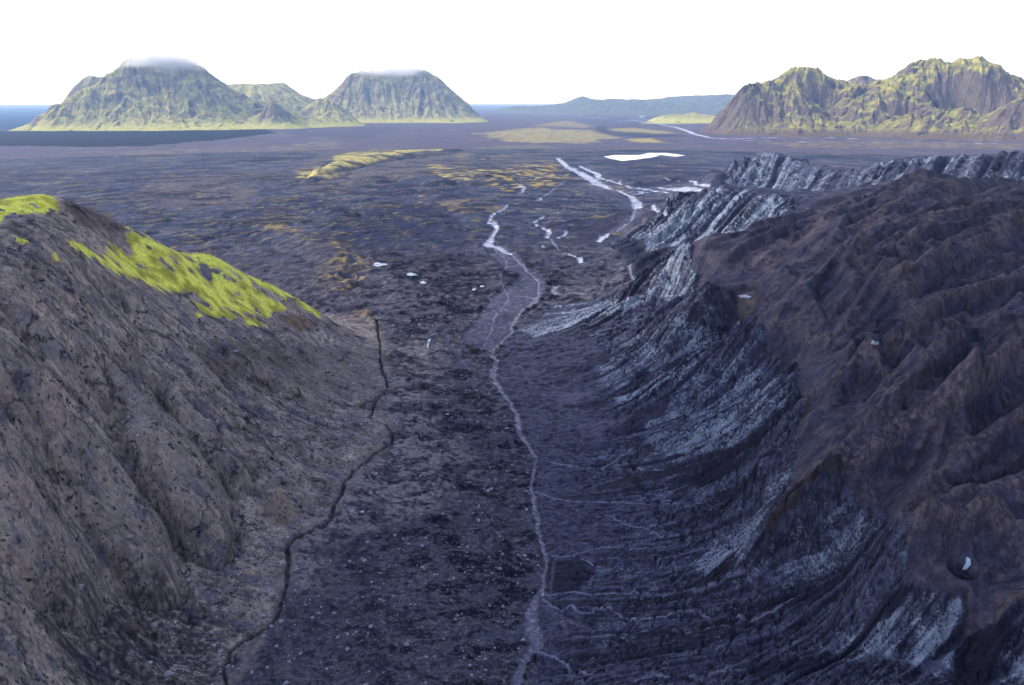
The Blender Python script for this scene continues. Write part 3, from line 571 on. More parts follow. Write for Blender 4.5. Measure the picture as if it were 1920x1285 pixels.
# ice
la = l3*.8 + l2*.7 + l1*.5
icefac = np.clip(.85 + .6*big + .3*mid, 0.08, 1)*(.35+.65*sm(slope, .10, .32))
col = mix(col, mix(A(42,42,60), A(74,76,100), sm(l1*sm(slope, .1, .35)+1.8*mid+fine, -1, 1)[..., None]), ICE[..., None])
cell = ridged((G.T+warp_t*.3)*230, (SS+warp_l*.3)*230, 3, 431); blot = sm(fbm(G.T*34, SS*44, 5, 441), -.25, .35)
SPOT = np.zeros(G.T.shape, F32); DIRT = np.zeros(G.T.shape, F32)
col = paint(col, A(40,37,52), ICE*sm(l6+.5*l5+.8*fine, .7, 1.3)*.85*sm(slope, .08, .3))
col = paint(col, A(34,32,46), ICE*sm(-l5+.6*fine, .9, 1.6)*.6*sm(slope, .08, .3))
col = paint(col, A(30,30,48), ICE*sm(cell, .62, .9)*.45)
def icespot(pts, k, soft=.006, warp=.6):
    global col
    m = area(pts, soft*2.2, warp*1.5)*ICE
    np.maximum(SPOT, m*k*1.15, out=SPOT); col = paint(col, A(72,78,102), m*k*.6*sm(la, -1.5, .5))
icespot([(1242,486),(1303,494),(1307,540),(1290,578),(1246,566),(1207,544)], .62, .003, .2)
icespot([(1046,563),(1128,560),(1230,545),(1209,575),(1120,600),(1000,640),(970,620),(1015,597)], .8)
icespot([(1340,356),(1460,366),(1478,400),(1430,440),(1300,462),(1190,445),(1250,415)], .75)
icespot([(1400,300),(1440,286),(1520,305),(1550,325),(1500,360),(1380,350),(1370,325)], .5)
icespot([(1100,690),(1200,620),(1300,600),(1380,620),(1300,700),(1160,760)], .45); icespot([(1180,780),(1300,700),(1440,680),(1470,760),(1400,830),(1250,860)], .5)
icespot([(1440,900),(1400,1000),(1330,1010),(1440,960),(1490,880)], .8); icespot([(1290,1060),(1350,1000),(1440,960),(1420,1040),(1370,1090)], .6)
icespot([(1470,1060),(1560,1010),(1600,1040),(1520,1090),(1460,1110)], .7); icespot([(1711,1167),(1766,1142),(1815,1131),(1798,1180),(1768,1275),(1711,1248)], .6, .003, .4)
icespot([(1580,1180),(1680,1150),(1670,1230),(1560,1250)], .7); icespot([(1500,960),(1640,970),(1640,1030),(1590,1060),(1560,1000)], .6)
SPOT = np.maximum(SPOT, area([R_(1480,365,1380)[:2], R_(1620,352,1240)[:2], R_(1760,352,1270)[:2], R_(1940,360,1230)[:2], R_(1940,290,1400)[:2], R_(1700,297,1470)[:2], R_(1520,315,1570)[:2]], .004, .5, raw=True)*ICE*.28); icespot([(1870,1285),(1920,1210),(1940,1285)], .8)
def dirt(pts, k=.9, c=(50,46,66), soft=.003, warp=.5):
    global col
    m = area(pts, soft, warp)*GLAC*k; np.maximum(DIRT, m, out=DIRT); col = paint(col, A(*c), m)
dirt([(1174,648),(1135,668),(1068,690),(1034,718),(1045,727),(1113,690),(1135,682),(1169,660)]); dirt([(1079,765),(1146,738),(1194,704),(1298,668),(1208,714),(1152,750),(1110,772)])
dirt([(1132,812),(1166,791),(1230,763),(1261,746),(1247,776),(1216,796),(1165,815)]); dirt([(1113,914),(1208,886),(1320,853),(1418,828),(1418,842),(1354,865),(1264,892),(1194,908),(1124,924)], .9, (46,40,54))
dirt([(1281,909),(1320,884),(1418,840),(1376,886),(1340,905)], .9, (42,38,54)); dirt([(1337,956),(1404,914),(1425,895),(1420,912),(1360,955)], .95, (26,25,40))
dirt([(1290,1102),(1344,1058),(1377,1039),(1377,1069),(1333,1107)], .9, (38,35,50)); dirt([(1027,1053),(1041,1047),(1090,1053),(1109,1075),(1084,1110),(1052,1112),(1027,1112)], .9, (34,33,52))
dirt([(1400,1134),(1468,1123),(1530,1110),(1590,1069),(1657,1004),(1662,1012),(1597,1080),(1535,1125),(1465,1147),(1400,1152)], .9, (40,37,54)); dirt([(1400,1248),(1481,1237),(1576,1221),(1630,1161),(1660,1112),(1692,1099),(1720,1112),(1680,1150),(1633,1180),(1590,1232),(1508,1265),(1400,1272)], .85, (42,40,60))
dirt([(1449,991),(1481,950),(1565,905),(1600,925),(1540,950),(1480,1000),(1440,1040),(1425,1035)], .9, (52,42,48)); dirt([(1817,1118),(1806,1180),(1774,1283),(1850,1290),(1901,1183),(1860,1205),(1817,1194)], .9, (34,31,46))
dirt([(1125,462),(1195,448),(1300,472),(1245,488),(1212,540),(1190,535),(1160,500)], .85, (34,36,54), .006, .8)
# debris-covered top
tc_ = mix(A(58,53,70), A(82,76,88), sm(fbm(ax_*60, ay_*60, 5, 401)+.5*rn, -.2, .7)[..., None])
tc_ = paint(tc_, A(56,56,80), sm(fbm(G.T*30, SS*30, 4, 411), -.1, .4)*.7)
tc_ = paint(tc_, A(34,33,48), sm(fbm(G.T*18, SS*30, 5, 413)+.25*fine, .25, .5)*.6)
tc_ = paint(tc_, A(104,90,90), LIT_CREST*sm(fine+mid*.6, -.5, .5)*.75)  # lit side of the ridge crests painted in as paler brown


tc_ = paint(tc_, A(110,120,145), sm(ridged(G.T*40, SS*40, 3, 421), .8, .95)*sm(la, .8, 2.4)*sm(slope2, .5, .9)*.8)
col = mix(col, tc_, TOP[..., None])
# fans and streams
spot([(1043,744),(1102,736),(1104,742),(1079,758),(1058,756)], A(92,90,112), .7, .010, .8); spot([(1079,805),(1113,788),(1169,784),(1169,792),(1130,808),(1124,822),(1096,820)], A(90,88,110), .7, .010, .8)
br = sm(l3*.5+fine*1.2, -.5, 1.2)
col = paint(col, A(72,73,92), SILT*.95)
col = paint(col, A(106,104,126), SILT*sm(fine+.5*mid, .1, .8)*.7)
col = paint(col, A(84,84,104), WATER*.9); col = paint(col, A(128,126,144), WATER*sm(l3*.3+fine*1.6+mid, .2, 1.0)*.8)
col = paint(col, A(122,124,150), RILL*.85); col = paint(col, A(150,156,178), BRIGHT); col = paint(col, A(196,202,216), BRIGHT*sm(fine+mid*.5, .15, .6)*.8)
col = paint(col, A(36,33,42), CREEK*.95)
# moss on the hillside
MOSS = np.zeros(G.T.shape, F32)
def moss(pts, k=1.0, soft=.008, warp=.8, thr=0.0):
    m = area(pts, soft*1.5, warp*1.6); n = fbm(G.T*48+5, SS*48, 5, 501, .58); n = n*1.25 - .32*(thr > -.25)
    np.maximum(MOSS, k*m*sm(n*.62+m*.5-thr*.8, -.20, .48), out=MOSS)
moss([(-60,395),(0,380),(75,362),(165,382),(110,395),(60,400),(0,410),(-60,410)], 1, .004, .3, -.3)
moss([(-60,430),(0,430),(60,445),(130,490),(145,510),(100,490),(50,465),(-20,440)], .8, .006, .5, .3)
moss([(100,400),(140,400),(135,430),(105,425)], .6, .006, .6, .5)
moss([(150,455),(240,462),(250,425),(330,455),(440,470),(520,520),(590,560),(600,600),(540,560),(460,560),(400,600),(350,560),(300,530),(230,515),(215,490),(250,480),(160,470)], 1, .01, .8, .10)
moss([(120,440),(200,455),(260,470),(330,500),(300,525),(220,515),(180,490),(130,470)], .8, .008, .8, -.1)
moss([(240,510),(330,500),(420,520),(540,575),(500,600),(480,580),(430,595),(360,550),(280,535)], 1, .006, .6, -.15)
moss([(400,560),(520,580),(490,622),(455,618),(440,590)], 1, .006, .6, .2); moss([(365,575),(400,598),(395,610),(370,595)], .9, .005, .6, .1)
moss([(160,480),(250,470),(240,490),(190,490)], .9, .005, .6, .1)
mc = mix(A(160,156,60), A(244,244,104), sm(fbm(nx*1.1, ny*1.1, 3, 511)+.3, -.4, .7)[..., None])
cr_ = [by_z(*p)[:2] for p in [(-300,400,165),(0,378,163),(75,366,164),(160,386,157),(215,415,149),(300,456,137),(400,480,122),(500,530,98),(600,585,72),(680,605,48)]]
MOSS = MOSS*(G.LL < np.interp(G.T, [c[0] for c in cr_], [c[1] for c in cr_])+.05)          # it grows on this side of the crest
MOSS = blur(MOSS, 1); nomoss = col.copy(); col = col + (mc-col)*MOSS[..., None]
spot([(530,575),(600,610),(560,620),(530,600)], A(104,82,44), .6, .006, .8)
spot([(110,390),(160,384),(215,410),(230,440),(150,420)], A(72,58,60), .6, .006, .6)
col = col*(1+0.10*fine)[..., None]
# second cover colour and its share
col2 = np.zeros_like(col) + A(112,108,116); bl = np.full(G.T.shape, .14, F32) + .22*sm(mid, -.2, .6)*near*FLO
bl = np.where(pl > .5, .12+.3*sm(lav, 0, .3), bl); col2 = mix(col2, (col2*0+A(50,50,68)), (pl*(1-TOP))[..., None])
col2 = mix(col2, col2*0+A(62,60,78), HC[..., None]); bl = mix(bl, .24+.22*sm(-mid, 0, .6), HC)
col2 = mix(col2, mix(col2*0+A(108,117,138), col2*0+A(142,153,172), SPOT[..., None]), ICE[..., None])
bl = mix(bl, np.clip(-.05+.42*icefac*(.45+.55*blot)*(1+.55*la/1.6+.35*l5)+.36*SPOT*(1+.3*l3+.45*l5)-.35*sm(-l5, .8, 1.6), 0, .92), ICE); bl = bl*(1-DIRT*.85)
col2 = mix(col2, col2*0+A(46,42,56), TOP[..., None]); bl = mix(bl, .22+.25*sm(mid, -.1, .6), TOP)
col2 = mix(col2, col*1.25, np.clip(SILT+WATER+RILL, 0, 1)[..., None]); bl = mix(bl, .3, np.clip(SILT+WATER+BRIGHT+CREEK, 0, 1)); col2 = mix(col2, col2*0+A(110,112,130), BRIGHT[..., None]); col2 = mix(col2, col*1.3, CREEK[..., None])
inm = (MOSS > .45)[..., None]; col2 = np.where(inm, A(104,100,66)+0*col2, np.where((MOSS > .02)[..., None], mc, col2)); bl = np.where(MOSS > .45, .74-.55*MOSS, np.where(MOSS > .02, np.maximum(.1, MOSS*1.1), bl))
col = np.where(inm, mc, np.where((MOSS > .02)[..., None], nomoss, col))
col = np.clip(col, .006, .85)
T('colours')
# a shaft in the ice, and the pit with pale ice
def pit(u, v, rad, depth):
    th, L = H(u, v); dd = np.hypot(G.T-th, (G.LL-L)*1.0)
    return th, L, dd, (1-sm(dd, rad*.45, rad))*depth
th_p, L_p, dd, p1 = pit(1808, 1058, .020, 7.0); h -= p1
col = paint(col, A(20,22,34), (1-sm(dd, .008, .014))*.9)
th_c, L_c = H(1402, 552); ex = np.hypot((G.T-th_c)/.020, (G.LL-L_c)/.035); h -= 3.5*(1-sm(ex, .75, 1.0)); col = paint(col, A(104,92,88), (1-sm(ex, .5, .75))*.8)
h = h*(1-sm(G.LL, math.log(2800), math.log(3180)))
h[:, :2] -= 8; h[:, -2:] -= 8; h[:2] -= 8          # the rim dips under the ground that carries on outside
V = grid_verts(G, h); Q = grid_quads(G)
def qmask(a): return (a[:-1, :-1]+a[:-1, 1:]+a[1:, 1:]+a[1:, :-1]).ravel()*.25
qm, qg, qh = qmask(MOSS), qmask(GLAC), qmask(HILL)
qw = qmask(np.maximum(np.maximum(WATER, BRIGHT*1.0), CREEK*.9)); ql = qmask(LAKE)
cat_ = np.where(ql > .5, 5, np.where(qw > .5, 4, np.where(qm > .45, 3, np.where(qg > .5, 2, np.where(qh > .5, 1, 0)))))
m_ground = material('moraine_gravel', .92, .38, 300, .8); m_hill = material('hillside_rock', .95, .42, 240, 1.0, cracks=.75, csize=.10)
m_ice = material('dirty_ice', .7, .38, 280, .9, .10, .30, cracks=.55, csize=.11); m_moss = material('moss', .95, .22, 620, .15, soft=.5)
m_wet = material('silty_water', .5, .18, 300, .15, .12)
colf = col.reshape(-1, 3); c2f = np.clip(col2, .006, .8).reshape(-1, 3); blf = np.clip(bl, 0, 1).ravel()
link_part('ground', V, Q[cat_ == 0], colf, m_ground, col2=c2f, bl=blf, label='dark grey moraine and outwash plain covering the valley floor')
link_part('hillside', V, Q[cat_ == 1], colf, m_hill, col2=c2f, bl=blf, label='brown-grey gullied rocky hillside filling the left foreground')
link_part('glacier', V, Q[cat_ == 2], colf, m_ice, col2=c2f, bl=blf, label='dirty blue-grey glacier covered with brown debris ridges on the right')
link_part('moss', V, Q[cat_ == 3], colf, m_moss, col2=c2f, bl=blf, kind='stuff', label='bright yellow-green moss on the shoulder of the left hillside')
link_part('stream', V, Q[cat_ == 4], colf, m_wet, col2=c2f, bl=blf, label='pale braided meltwater stream winding down the valley floor')
T('near land built')

# ------------------------------------------------------------------ far ground and sea
FG = Grid(-1.15, 1.15, G.L[-1]-.012, math.log(62000), 0.0028/RES, 0.0075/RES)
# strip that carries the plain on outside the near land
fw = fbm(FG.T*30, FG.LL*30, 5, 611)*.02; fw2 = fbm(FG.T*30, FG.LL*30, 5, 621)*.02
fcol = np.zeros(FG.T.shape+(3,), F32) + A(88,82,96)
fb = fbm(FG.T*14, FG.LL*30, 5, 631); fm_ = fbm(FG.T*50, FG.LL*90, 5, 641)
fcol = paint(fcol, A(104,96,104), sm(fb, .0, .6)*.7); fcol = paint(fcol, A(62,62,80), sm(-fm_, .1, .6)*.5)
def fspot(pts, c, k=1, soft=.004, warp=.5, tex=None):
    global fcol
    P = [by_z(u, v, 0)[:2] for u, v in pts]
    sl, sd = FG.poly(P, .06, fw*warp, fw2*warp); m = np.zeros(FG.T.shape, F32); m[sl] = sm(sd, -soft, soft)*k
    if tex is not None: m = m*tex
    fcol = paint(fcol, c, m)
fpatch = sm(fbm(FG.T*60, FG.LL*100, 5, 651), -.2, .2)
fspot([(-400,242),(50,246),(500,243),(515,250),(420,262),(250,276),(0,274),(-400,270)], A(20,24,34), .97, .005, .25)  # cloud shadow on the far plain, painted in as near-black ground
fspot([(500,243),(640,240),(760,236),(700,262),(560,256)], A(72,70,88), .6)
fspot([(900,250),(1000,240),(1110,246),(1160,258),(1090,268),(980,268),(930,262)], A(150,141,100), 1, .008, 1.2, .55+.45*fpatch)
fspot([(1000,236),(1060,226),(1110,236),(1100,240)], A(140,130,100), .7, .006, .5); fspot([(1130,242),(1190,240),(1270,250),(1230,254),(1150,250)], A(150,140,100), .8, .006, .4)
fspot([(1170,262),(1220,260),(1250,268),(1200,268)], A(160,146,90), .9, .006, .4); fspot([(860,280),(1000,270),(1060,280),(960,290)], A(120,112,94), .4)
fspot([(1110,244),(1130,234),(1145,245),(1300,256),(1200,258),(1140,252)], A(46,50,70), .8, .005, .4)
fspot([(1420,268),(1600,264),(1960,270),(1960,280),(1500,278)], A(130,116,90), .7, .01, .6, fpatch)
fspot([(200,285),(500,275),(620,262),(640,280),(300,300)], A(128,118,100), .5, .01, 1, fpatch)
fspot([(1080,228),(1100,208),(1300,215),(1260,235),(1180,240)], A(70,74,96), .6)
fwat = np.zeros(FG.T.shape, F32)
for pts in [[(1240,235,5),(1267,239,7),(1292,247,10),(1302,252,9),(1333,259,7),(1375,261,6),(1450,258,5),(1560,259,5),(1700,263,5),(1960,266,5)],[(1158,228,3),(1187,226,5),(1219,230,5),(1245,234,6),(1280,233,3)],[(1100,222,4),(1130,220,4)],[(1160,215,3),(1210,216,5),(1200,220,5)],[(1180,222,4),(1215,224,4)],[(1060,212,3),(1120,214,3)],[(1375,264,4),(1600,268,3),(1960,270,3)],
            [(1085,219,5),(1095,219,5)],[(1128,223,5),(1140,223,5)]]:
    P = [by_z(p[0], p[1], 0)[:2] for p in pts]; wd = [p[2]*Wpx*.5 for p in pts]
    sl, dd, _, ww = FG.line(P, .03, wd, fw*.1, fw2*.1); fwat[sl] = np.maximum(fwat[sl], 1-sm(dd, ww*.6, ww*1.4+.0005))
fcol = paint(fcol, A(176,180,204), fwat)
fh = np.zeros(FG.T.shape, F32) + 6*fbm(FG.T*25, FG.LL*40, 4, 661)*sm(-FG.LL, -math.log(9000), -math.log(3600))*sm(FG.LL, math.log(3200), math.log(3700))
fh = fh*(1-np.clip(fwat*1.5, 0, 1)) - .5*(1-sm(FG.LL, math.log(3200), math.log(3350)))
FQ = grid_quads(FG); fqw = (lambda a: (a[:-1, :-1]+a[:-1, 1:]+a[1:, 1:]+a[1:, :-1]).ravel()*.25)(fwat)
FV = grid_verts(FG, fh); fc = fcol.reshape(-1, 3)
m_far = material('outwash_sand', .95, .16, 300, 0)
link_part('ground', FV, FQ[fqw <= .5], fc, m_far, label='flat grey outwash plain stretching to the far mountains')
link_part('river', FV, FQ[fqw > .5], fc, m_wet, label='pale braided river crossing the far plain below the mountains')
def flat_mesh(name, pts, z, mat, col=(.1,.1,.1), **kw):
    v = np.array([(math.exp(L)*math.sin(t), math.exp(L)*math.cos(t), z) for t, L in pts])
    return link(name, v, np.arange(len(v))[None, ::-1], np.tile(np.array(col), (len(v), 1)), mat, smooth=False, **kw)
# skirt of plain outside the view, so that the land goes on when the camera steps aside
SG = Grid(-2.2, 2.2, math.log(6), math.log(9000), .02, .03)
sh = G.sample(h, np.clip(SG.T, -.914, .914), np.clip(SG.LL, G.L[0]+.01, G.L[-1])); cen_ = float(G.sample(h, 0, G.L[0]+.01))
sh = mix(cen_, sh, sm(SG.LL, math.log(6), math.log(42))).astype(F32) + 1.2*fbm(SG.T*8, SG.LL*8, 4, 671)*(np.abs(SG.T) > 1.0); sh = mix(sh, -1.0, sm(SG.LL, math.log(2600), math.log(3200))); sh = np.where((np.abs(SG.T) < 1.0) & (SG.LL > math.log(38)), sh-.15, sh).astype(F32)
SQ = grid_quads(SG); qa = SQ[:, 0]; tq = np.abs(SG.T.ravel()[SQ]).min(1); lq = SG.LL.ravel()[SQ].max(1)
out_ = (tq > .905) & (lq < math.log(3150)) | (lq < math.log(43.5)) | (tq > 1.12)
scl = mix(A(62,58,72), A(100,94,100), sm(-SG.T, -.2, .3)[..., None]); scl = mix(scl, scl*0+A(88,82,96), sm(SG.LL, math.log(1200), math.log(2500))[..., None])
link_part('ground', grid_verts(SG, sh), SQ[out_], scl.reshape(-1, 3), m_ground, label='rough dark ground carrying on beyond the edges of the view')
msea = bpy.data.materials.new('sea_water'); msea.use_nodes = True; b = msea.node_tree.nodes['Principled BSDF']
b.inputs['Roughness'].default_value = .7; b.inputs['Specular IOR Level'].default_value = .03
wn = msea.node_tree.nodes.new('ShaderNodeTexNoise'); wn.inputs['Scale'].default_value = .004; wn.inputs['Detail'].default_value = 6
wt_ = msea.node_tree.nodes.new('ShaderNodeTexCoord'); wm = msea.node_tree.nodes.new('ShaderNodeMapping'); wm.inputs['Scale'].default_value = (.25, 1, 1)
wr = msea.node_tree.nodes.new('ShaderNodeMixRGB'); wr.inputs['Color1'].default_value = (.006,.035,.095,1); wr.inputs['Color2'].default_value = (.012,.05,.12,1)
msea.node_tree.links.new(wt_.outputs['Object'], wm.inputs['Vector']); msea.node_tree.links.new(wm.outputs['Vector'], wn.inputs['Vector'])
msea.node_tree.links.new(wn.outputs['Fac'], wr.inputs['Fac']); msea.node_tree.links.new(wr.outputs['Color'], b.inputs['Base Color'])
coast = [by_z(u, v, 0)[:2] for u, v in [(-600,242),(-200,242),(30,243),(80,236),(200,228),(500,215),(800,206),(905,203),(980,202),(1040,200.5),(1100,199)]]
far_arc = [(t, math.log(75000)) for t in np.linspace(coast[-1][0], -1.2, 30)]
flat_mesh('sea', coast + far_arc, 1.5, msea, kind='structure', label='deep blue sea beyond the plain up to the horizon')
# the bright lake
mlake = bpy.data.materials.new('lake_water'); mlake.use_nodes = True; b = mlake.node_tree.nodes['Principled BSDF']
b.inputs['Base Color'].default_value = (.55, .57, .62, 1); b.inputs['Roughness'].default_value = .12; b.inputs['Specular IOR Level'].default_value = .9
link_part('lake', V, Q[cat_ == 5], colf*0+.8, mlake, label='small glaring white meltwater lake on the dark plain')
T('far ground')

# ------------------------------------------------------------------ mountains
m_mtn = material('mountain_grass_and_rock', .95, .16, 330, .5, .04, .12, .0012)
def mountain(name, label, t0, t1, r0, r1, pts, seed, style, base=-25, dt=.00085, rel=1.0, kind='structure', warpk=1.0, green=None):
    g = Grid(t0, t1, math.log(r0), math.log(r1), dt/RES, dt*1.25/RES)
    pts = list(pts) + [(t, l, -70) for t in (g.th[0], g.th[-1]) for l in np.linspace(g.L[0], g.L[-1], 7)] + [(t, l, -70) for l in (g.L[0], g.L[-1]) for t in np.linspace(g.th[0], g.th[-1], 12)]
    hm = g.control(pts, c=.004, step=4)
    fx_, fy_ = g.T*90, g.LL*90
    up = np.clip(hm/120.0, 0, 1); rid = ridged(fx_*.55, fy_*.35, 5, seed); fr_ = fbm(fx_*3, fy_*3, 4, seed+20)
    hm = hm + up*rel*(26*(rid-.5) + 9*fbm(fx_*.8, fy_*.8, 5, seed+10) + 9*(ridged(fx_*2.2, fy_*2.2, 3, seed+15)-.4)*np.clip(hm/300, 0, 1))
    na = fbm(g.T*260, g.LL*260, 3, seed+30); nb = fbm(g.T*700, g.LL*700, 2, seed+40); nc_ = fbm(g.T*100, g.LL*100, 3, seed+50)
    a, b_, c_ = g.lic(blur(hm, 3), [na, nb, nc_], n=22, step=1.6); e_, = g.lic(blur(hm, 12), [fbm(g.T*45, g.LL*45, 3, seed+55)], n=60, step=2.0); e_ /= e_.std()
    a /= a.std(); b_ /= b_.std(); c_ /= c_.std()
    hm = hm + up*rel*(2.6*a + .7*b_ + 6*c_ - 9*np.abs(e_) + 7) + up*2.5*fr_*rel
    gy, gx = np.gradient(blur(hm, 1), g.dl, g.dt); sl = np.hypot(gx, gy)/g.r
    big = fbm(fx_*.6, fy_*.6, 5, seed+60)
    rock = style['rock']; gr_ = style['green']
    col = np.zeros(g.T.shape+(3,), F32) + gr_[0]
    col = paint(col, gr_[1], sm(fbm(fx_*1.2, fy_*1.2, 4, seed+70), -.3, .4))
    col = paint(col, style['base'], (1-sm(hm, 15, 60))*.9)
    rk = sm(sl + .25*big + .10*a + style['bias'] - style['hb']*(hm/400.0), .75, 1.15)
    col = paint(col, mix(rock[0], rock[1], sm(b_, -1, 1)[..., None]), rk*.9*style.get('rk', 1))
    col = paint(col, rock[2], sm(-c_*.6-np.abs(e_)*.2+.3*a+1.6*big, 1.0, 1.7)*min(1, style['gul']*1.8)); col = paint(col, rock[0], sm(fbm(fx_*.8, hm*.035, 4, seed+80)+.2*a, .25, .5)*sm(sl, .35, .7)*.7)
    if green is not None: col = green(g, hm, col, sl, big, a, b_)
    col = np.clip(col*(1+.12*fr_+.1*b_*.5)[..., None], .01, .8)
    Vm = grid_verts(g, hm); Qm = grid_quads(g)
    top = np.maximum.reduce([hm[:-1, :-1], hm[1:, 1:], hm[:-1, 1:], hm[1:, :-1]]).ravel()
    return link_part(name, Vm, Qm[top > base], col.reshape(-1, 3), m_mtn, kind=kind, label=label)
def crest(line, spread=900, foot_z=-30):
    out = []
    for u, v, rr in line:
        p = by_r(u, v, rr); out.append(p); z = max(p[2], 20)
        back = rr + max(350, z*spread/450.0)
        out.append((p[0], math.log(back), foot_z)); out.append((p[0], math.log(back*1.12), -60))
    return out
def low(us, rr, z=-45): return [(by_r(u, 240, 1)[0], math.log(rr), z) for u in us]
def front(line, z=2, r=None): return [by_z(u, v, z) for u, v in line]
ST = dict(green=(A(140,138,98), A(172,166,108)), rock=(A(102,94,94), A(124,114,104), A(56,56,68)), base=A(182,180,106), bias=.0, hb=0.0, gul=.5)
# left massif
c1 = crest([(30,242,6450),(75,218,6500),(100,200,6600),(135,178,6700),(165,165,6750),(190,150,6800),(218,124,6900),(245,106,6950),(300,118,7000),(345,124,7000),(380,126,6900),(398,142,6850),(425,162,6800),(460,182,6750),(500,196,6700),(540,210,6700),(575,225,6700)])
c1 += front([(40,245),(60,244),(120,245),(200,245),(300,245),(400,244),(450,246),(500,250),(545,250),(580,245),(640,241)]) + [by_r(*p) for p in [(130,215,6450),(200,190,6560),(200,225,6300),(300,170,6650),(300,220,6280),(400,200,6450),(400,225,6280),(460,215,6450),(250,190,6500),(240,150,6720),
   (515,182,6150),(500,205,6120),(530,205,6130),(490,225,6080),(560,232,6120),(545,215,6200),(600,188,6900),(580,200,6800),(640,205,6700),(625,195,6800),(660,222,6600)]]
c1 += low((-20,60,150,300,400), 5750) + low((-20,), 6400) + low((450,520,560), 5650) + low((640,700), 6000) + [(by_r(690,235,1)[0], math.log(q), -40) for q in (6300,6800,7500)] + [(by_r(600,188,1)[0], math.log(7500), -40)]
mountain('mountain', 'broad green mountain at far left with two peaks and cloud on its summit', -.665, -.165, 5300, 8600, c1, 700, ST)
# crag behind on the left
c1b = crest([(120,185,8200),(135,165,8200),(150,145,8200),(165,139,8200),(185,142,8200),(220,150,8200)]) + low((90,150,220), 7600) + low((80,), 8200)
mountain('mountain', 'small blue crag showing behind the left shoulder of the broad green mountain', -.62, -.42, 7300, 9300, c1b, 720, dict(ST, bias=.3), rel=.6)
# plateau ridge between the two
c1c = crest([(380,160,8600),(425,158,8600),(480,160,8600),(535,158,8600),(550,168,8500),(575,184,8500),(605,190,8500)]) + [by_r(480,185,8000), by_r(560,195,8000)] + low((350,450,550,650), 7700) + [(by_r(650,200,1)[0], math.log(8500), -30)]
mountain('mountain', 'flat-topped ridge between the two big green mountains on the left', -.46, -.19, 7400, 9800, c1c, 740, dict(ST, bias=-.1), rel=.5)
# second mountain
c2 = crest([(560,212,8000),(600,190,8050),(620,176,8100),(640,158,8150),(652,140,8200),(680,133,8300),(730,131,8400),(780,131,8400),(805,134,8300),(830,152,8200),(850,172,8100),(870,190,8000),(885,206,7900),(900,220,7800)])
c2 += front([(560,238),(620,239),(680,238),(740,236),(800,234),(860,231),(905,229)]) + [by_r(*p) for p in [(700,185,7850),(760,180,7900),(820,190,7800),(650,205,7700),(720,215,7550),(790,215,7550),(850,218,7600),(740,150,8150)]]
c2 += low((540,600,700,800,880,940), 7150) + [(by_r(935,225,1)[0], math.log(q), -40) for q in (7800,8400,9000)]
mountain('mountain', 'steep green mountain with a flat cloud-wrapped top in the left half', -.31, -.01, 7000, 10200, c2, 760, dict(ST, green=(A(136,134,104), A(158,154,110)), bias=.02, hb=-.10), rel=.9)
# right massif
ST3 = dict(green=(A(126,124,80), A(160,154,86)), rock=(A(82,70,76), A(106,94,94), A(44,44,60)), base=A(100,84,78), bias=.5, hb=.62, gul=.55)
c3 = crest([(1335,250,5050),(1350,222,5100),(1372,190,5150),(1395,157,5200),(1430,152,5300),(1450,152,5350),(1478,133,5450),(1510,120,5500),(1532,127,5500),(1560,146,5500),(1600,160,5550),(1640,160,5600),(1670,152,5650),(1695,130,5700),(1720,112,5750),(1750,107,5800),(1775,116,5800),(1795,113,5800),(1830,105,5850),(1860,121,5900),(1890,143,5900),(1920,160,5900),(1970,190,5900),(2040,215,5900),(2150,240,5900)], 1000)
c3 += front([(1335,254),(1400,257),(1500,258),(1600,256),(1700,254),(1800,252),(1900,258),(2000,262),(2150,262)])
c3 += [by_r(*p) for p in [(1400,200,5060),(1450,190,5150),(1430,235,4960),(1500,180,5200),(1540,190,5330),(1555,220,5150),(1600,200,5200),(1600,180,5350),(1650,190,5230),(1650,235,5010),(1700,215,5080),(1720,180,5300),(1760,200,5150),(1820,200,5150),(1850,215,5000),(1830,150,5550),(1740,140,5600),
       (1880,198,4950),(1920,182,4950),(1960,190,4950),(1860,215,4930),(1840,238,4850),(1920,225,4850),(1480,160,5330),(1500,225,5000)]]
c3 += low((1310,1400,1550,1700,1850,1950,2100), 4550) + [(by_r(1315,250,1)[0], math.log(q), -40) for q in (5000,5400,5900)]
mountain('mountain', 'brown and green twin-peaked mountain rising from the plain at far right', .225, .80, 4350, 7200, c3, 780, ST3, rel=.95)
c3b = crest([(1560,165,6900),(1590,150,6900),(1605,143,6900),(1622,141,6900),(1638,147,6900),(1660,152,6900),(1690,150,6900)]) + low((1540,1620,1700), 6450)
mountain('mountain', 'jagged dark crag behind the saddle of the right mountain', .38, .52, 6300, 8000, c3b, 800, dict(ST, bias=.4), rel=.8)
# far ridges
c4 = crest([(960,200,15000),(1020,200,15000),(1060,196,15000),(1078,185,15000),(1092,181,15000),(1110,186,15000),(1130,190,15000),(1150,184,15500),(1170,186,15500),(1190,190,15500),(1225,189,15500),(1250,184,15500),(1290,182,16000),(1340,180,16000),(1390,177,16000),(1450,178,16000)], 3000) + [by_z(u, 207, 0) for u in (1000,1100,1200,1300,1400)] + [by_r(u, 198, 13500) for u in (1100,1200,1300)]
c4 += low((950,1050,1150,1250,1350,1450), 10500, -30)
mountain('mountain', 'long low blue ridge on the horizon left of the right mountain', -.02, .36, 9000, 21000, c4, 820, dict(ST, green=(A(90,96,84), A(104,106,92)), base=A(96,98,92), bias=-.2), base=-10, rel=.7)
c5 = crest([(1215,228,8000),(1235,218,8100),(1262,214,8200),(1285,216,8200),(1300,210,8300),(1315,215,8200),(1335,216,8200),(1360,222,8100)], 900) + [by_z(u, 231, 2) for u in (1200,1260,1320,1380)] + low((1190,1260,1320,1390), 6700, -30) + [(by_r(1195,225,1)[0], math.log(q), -30) for q in (7800,8500)]
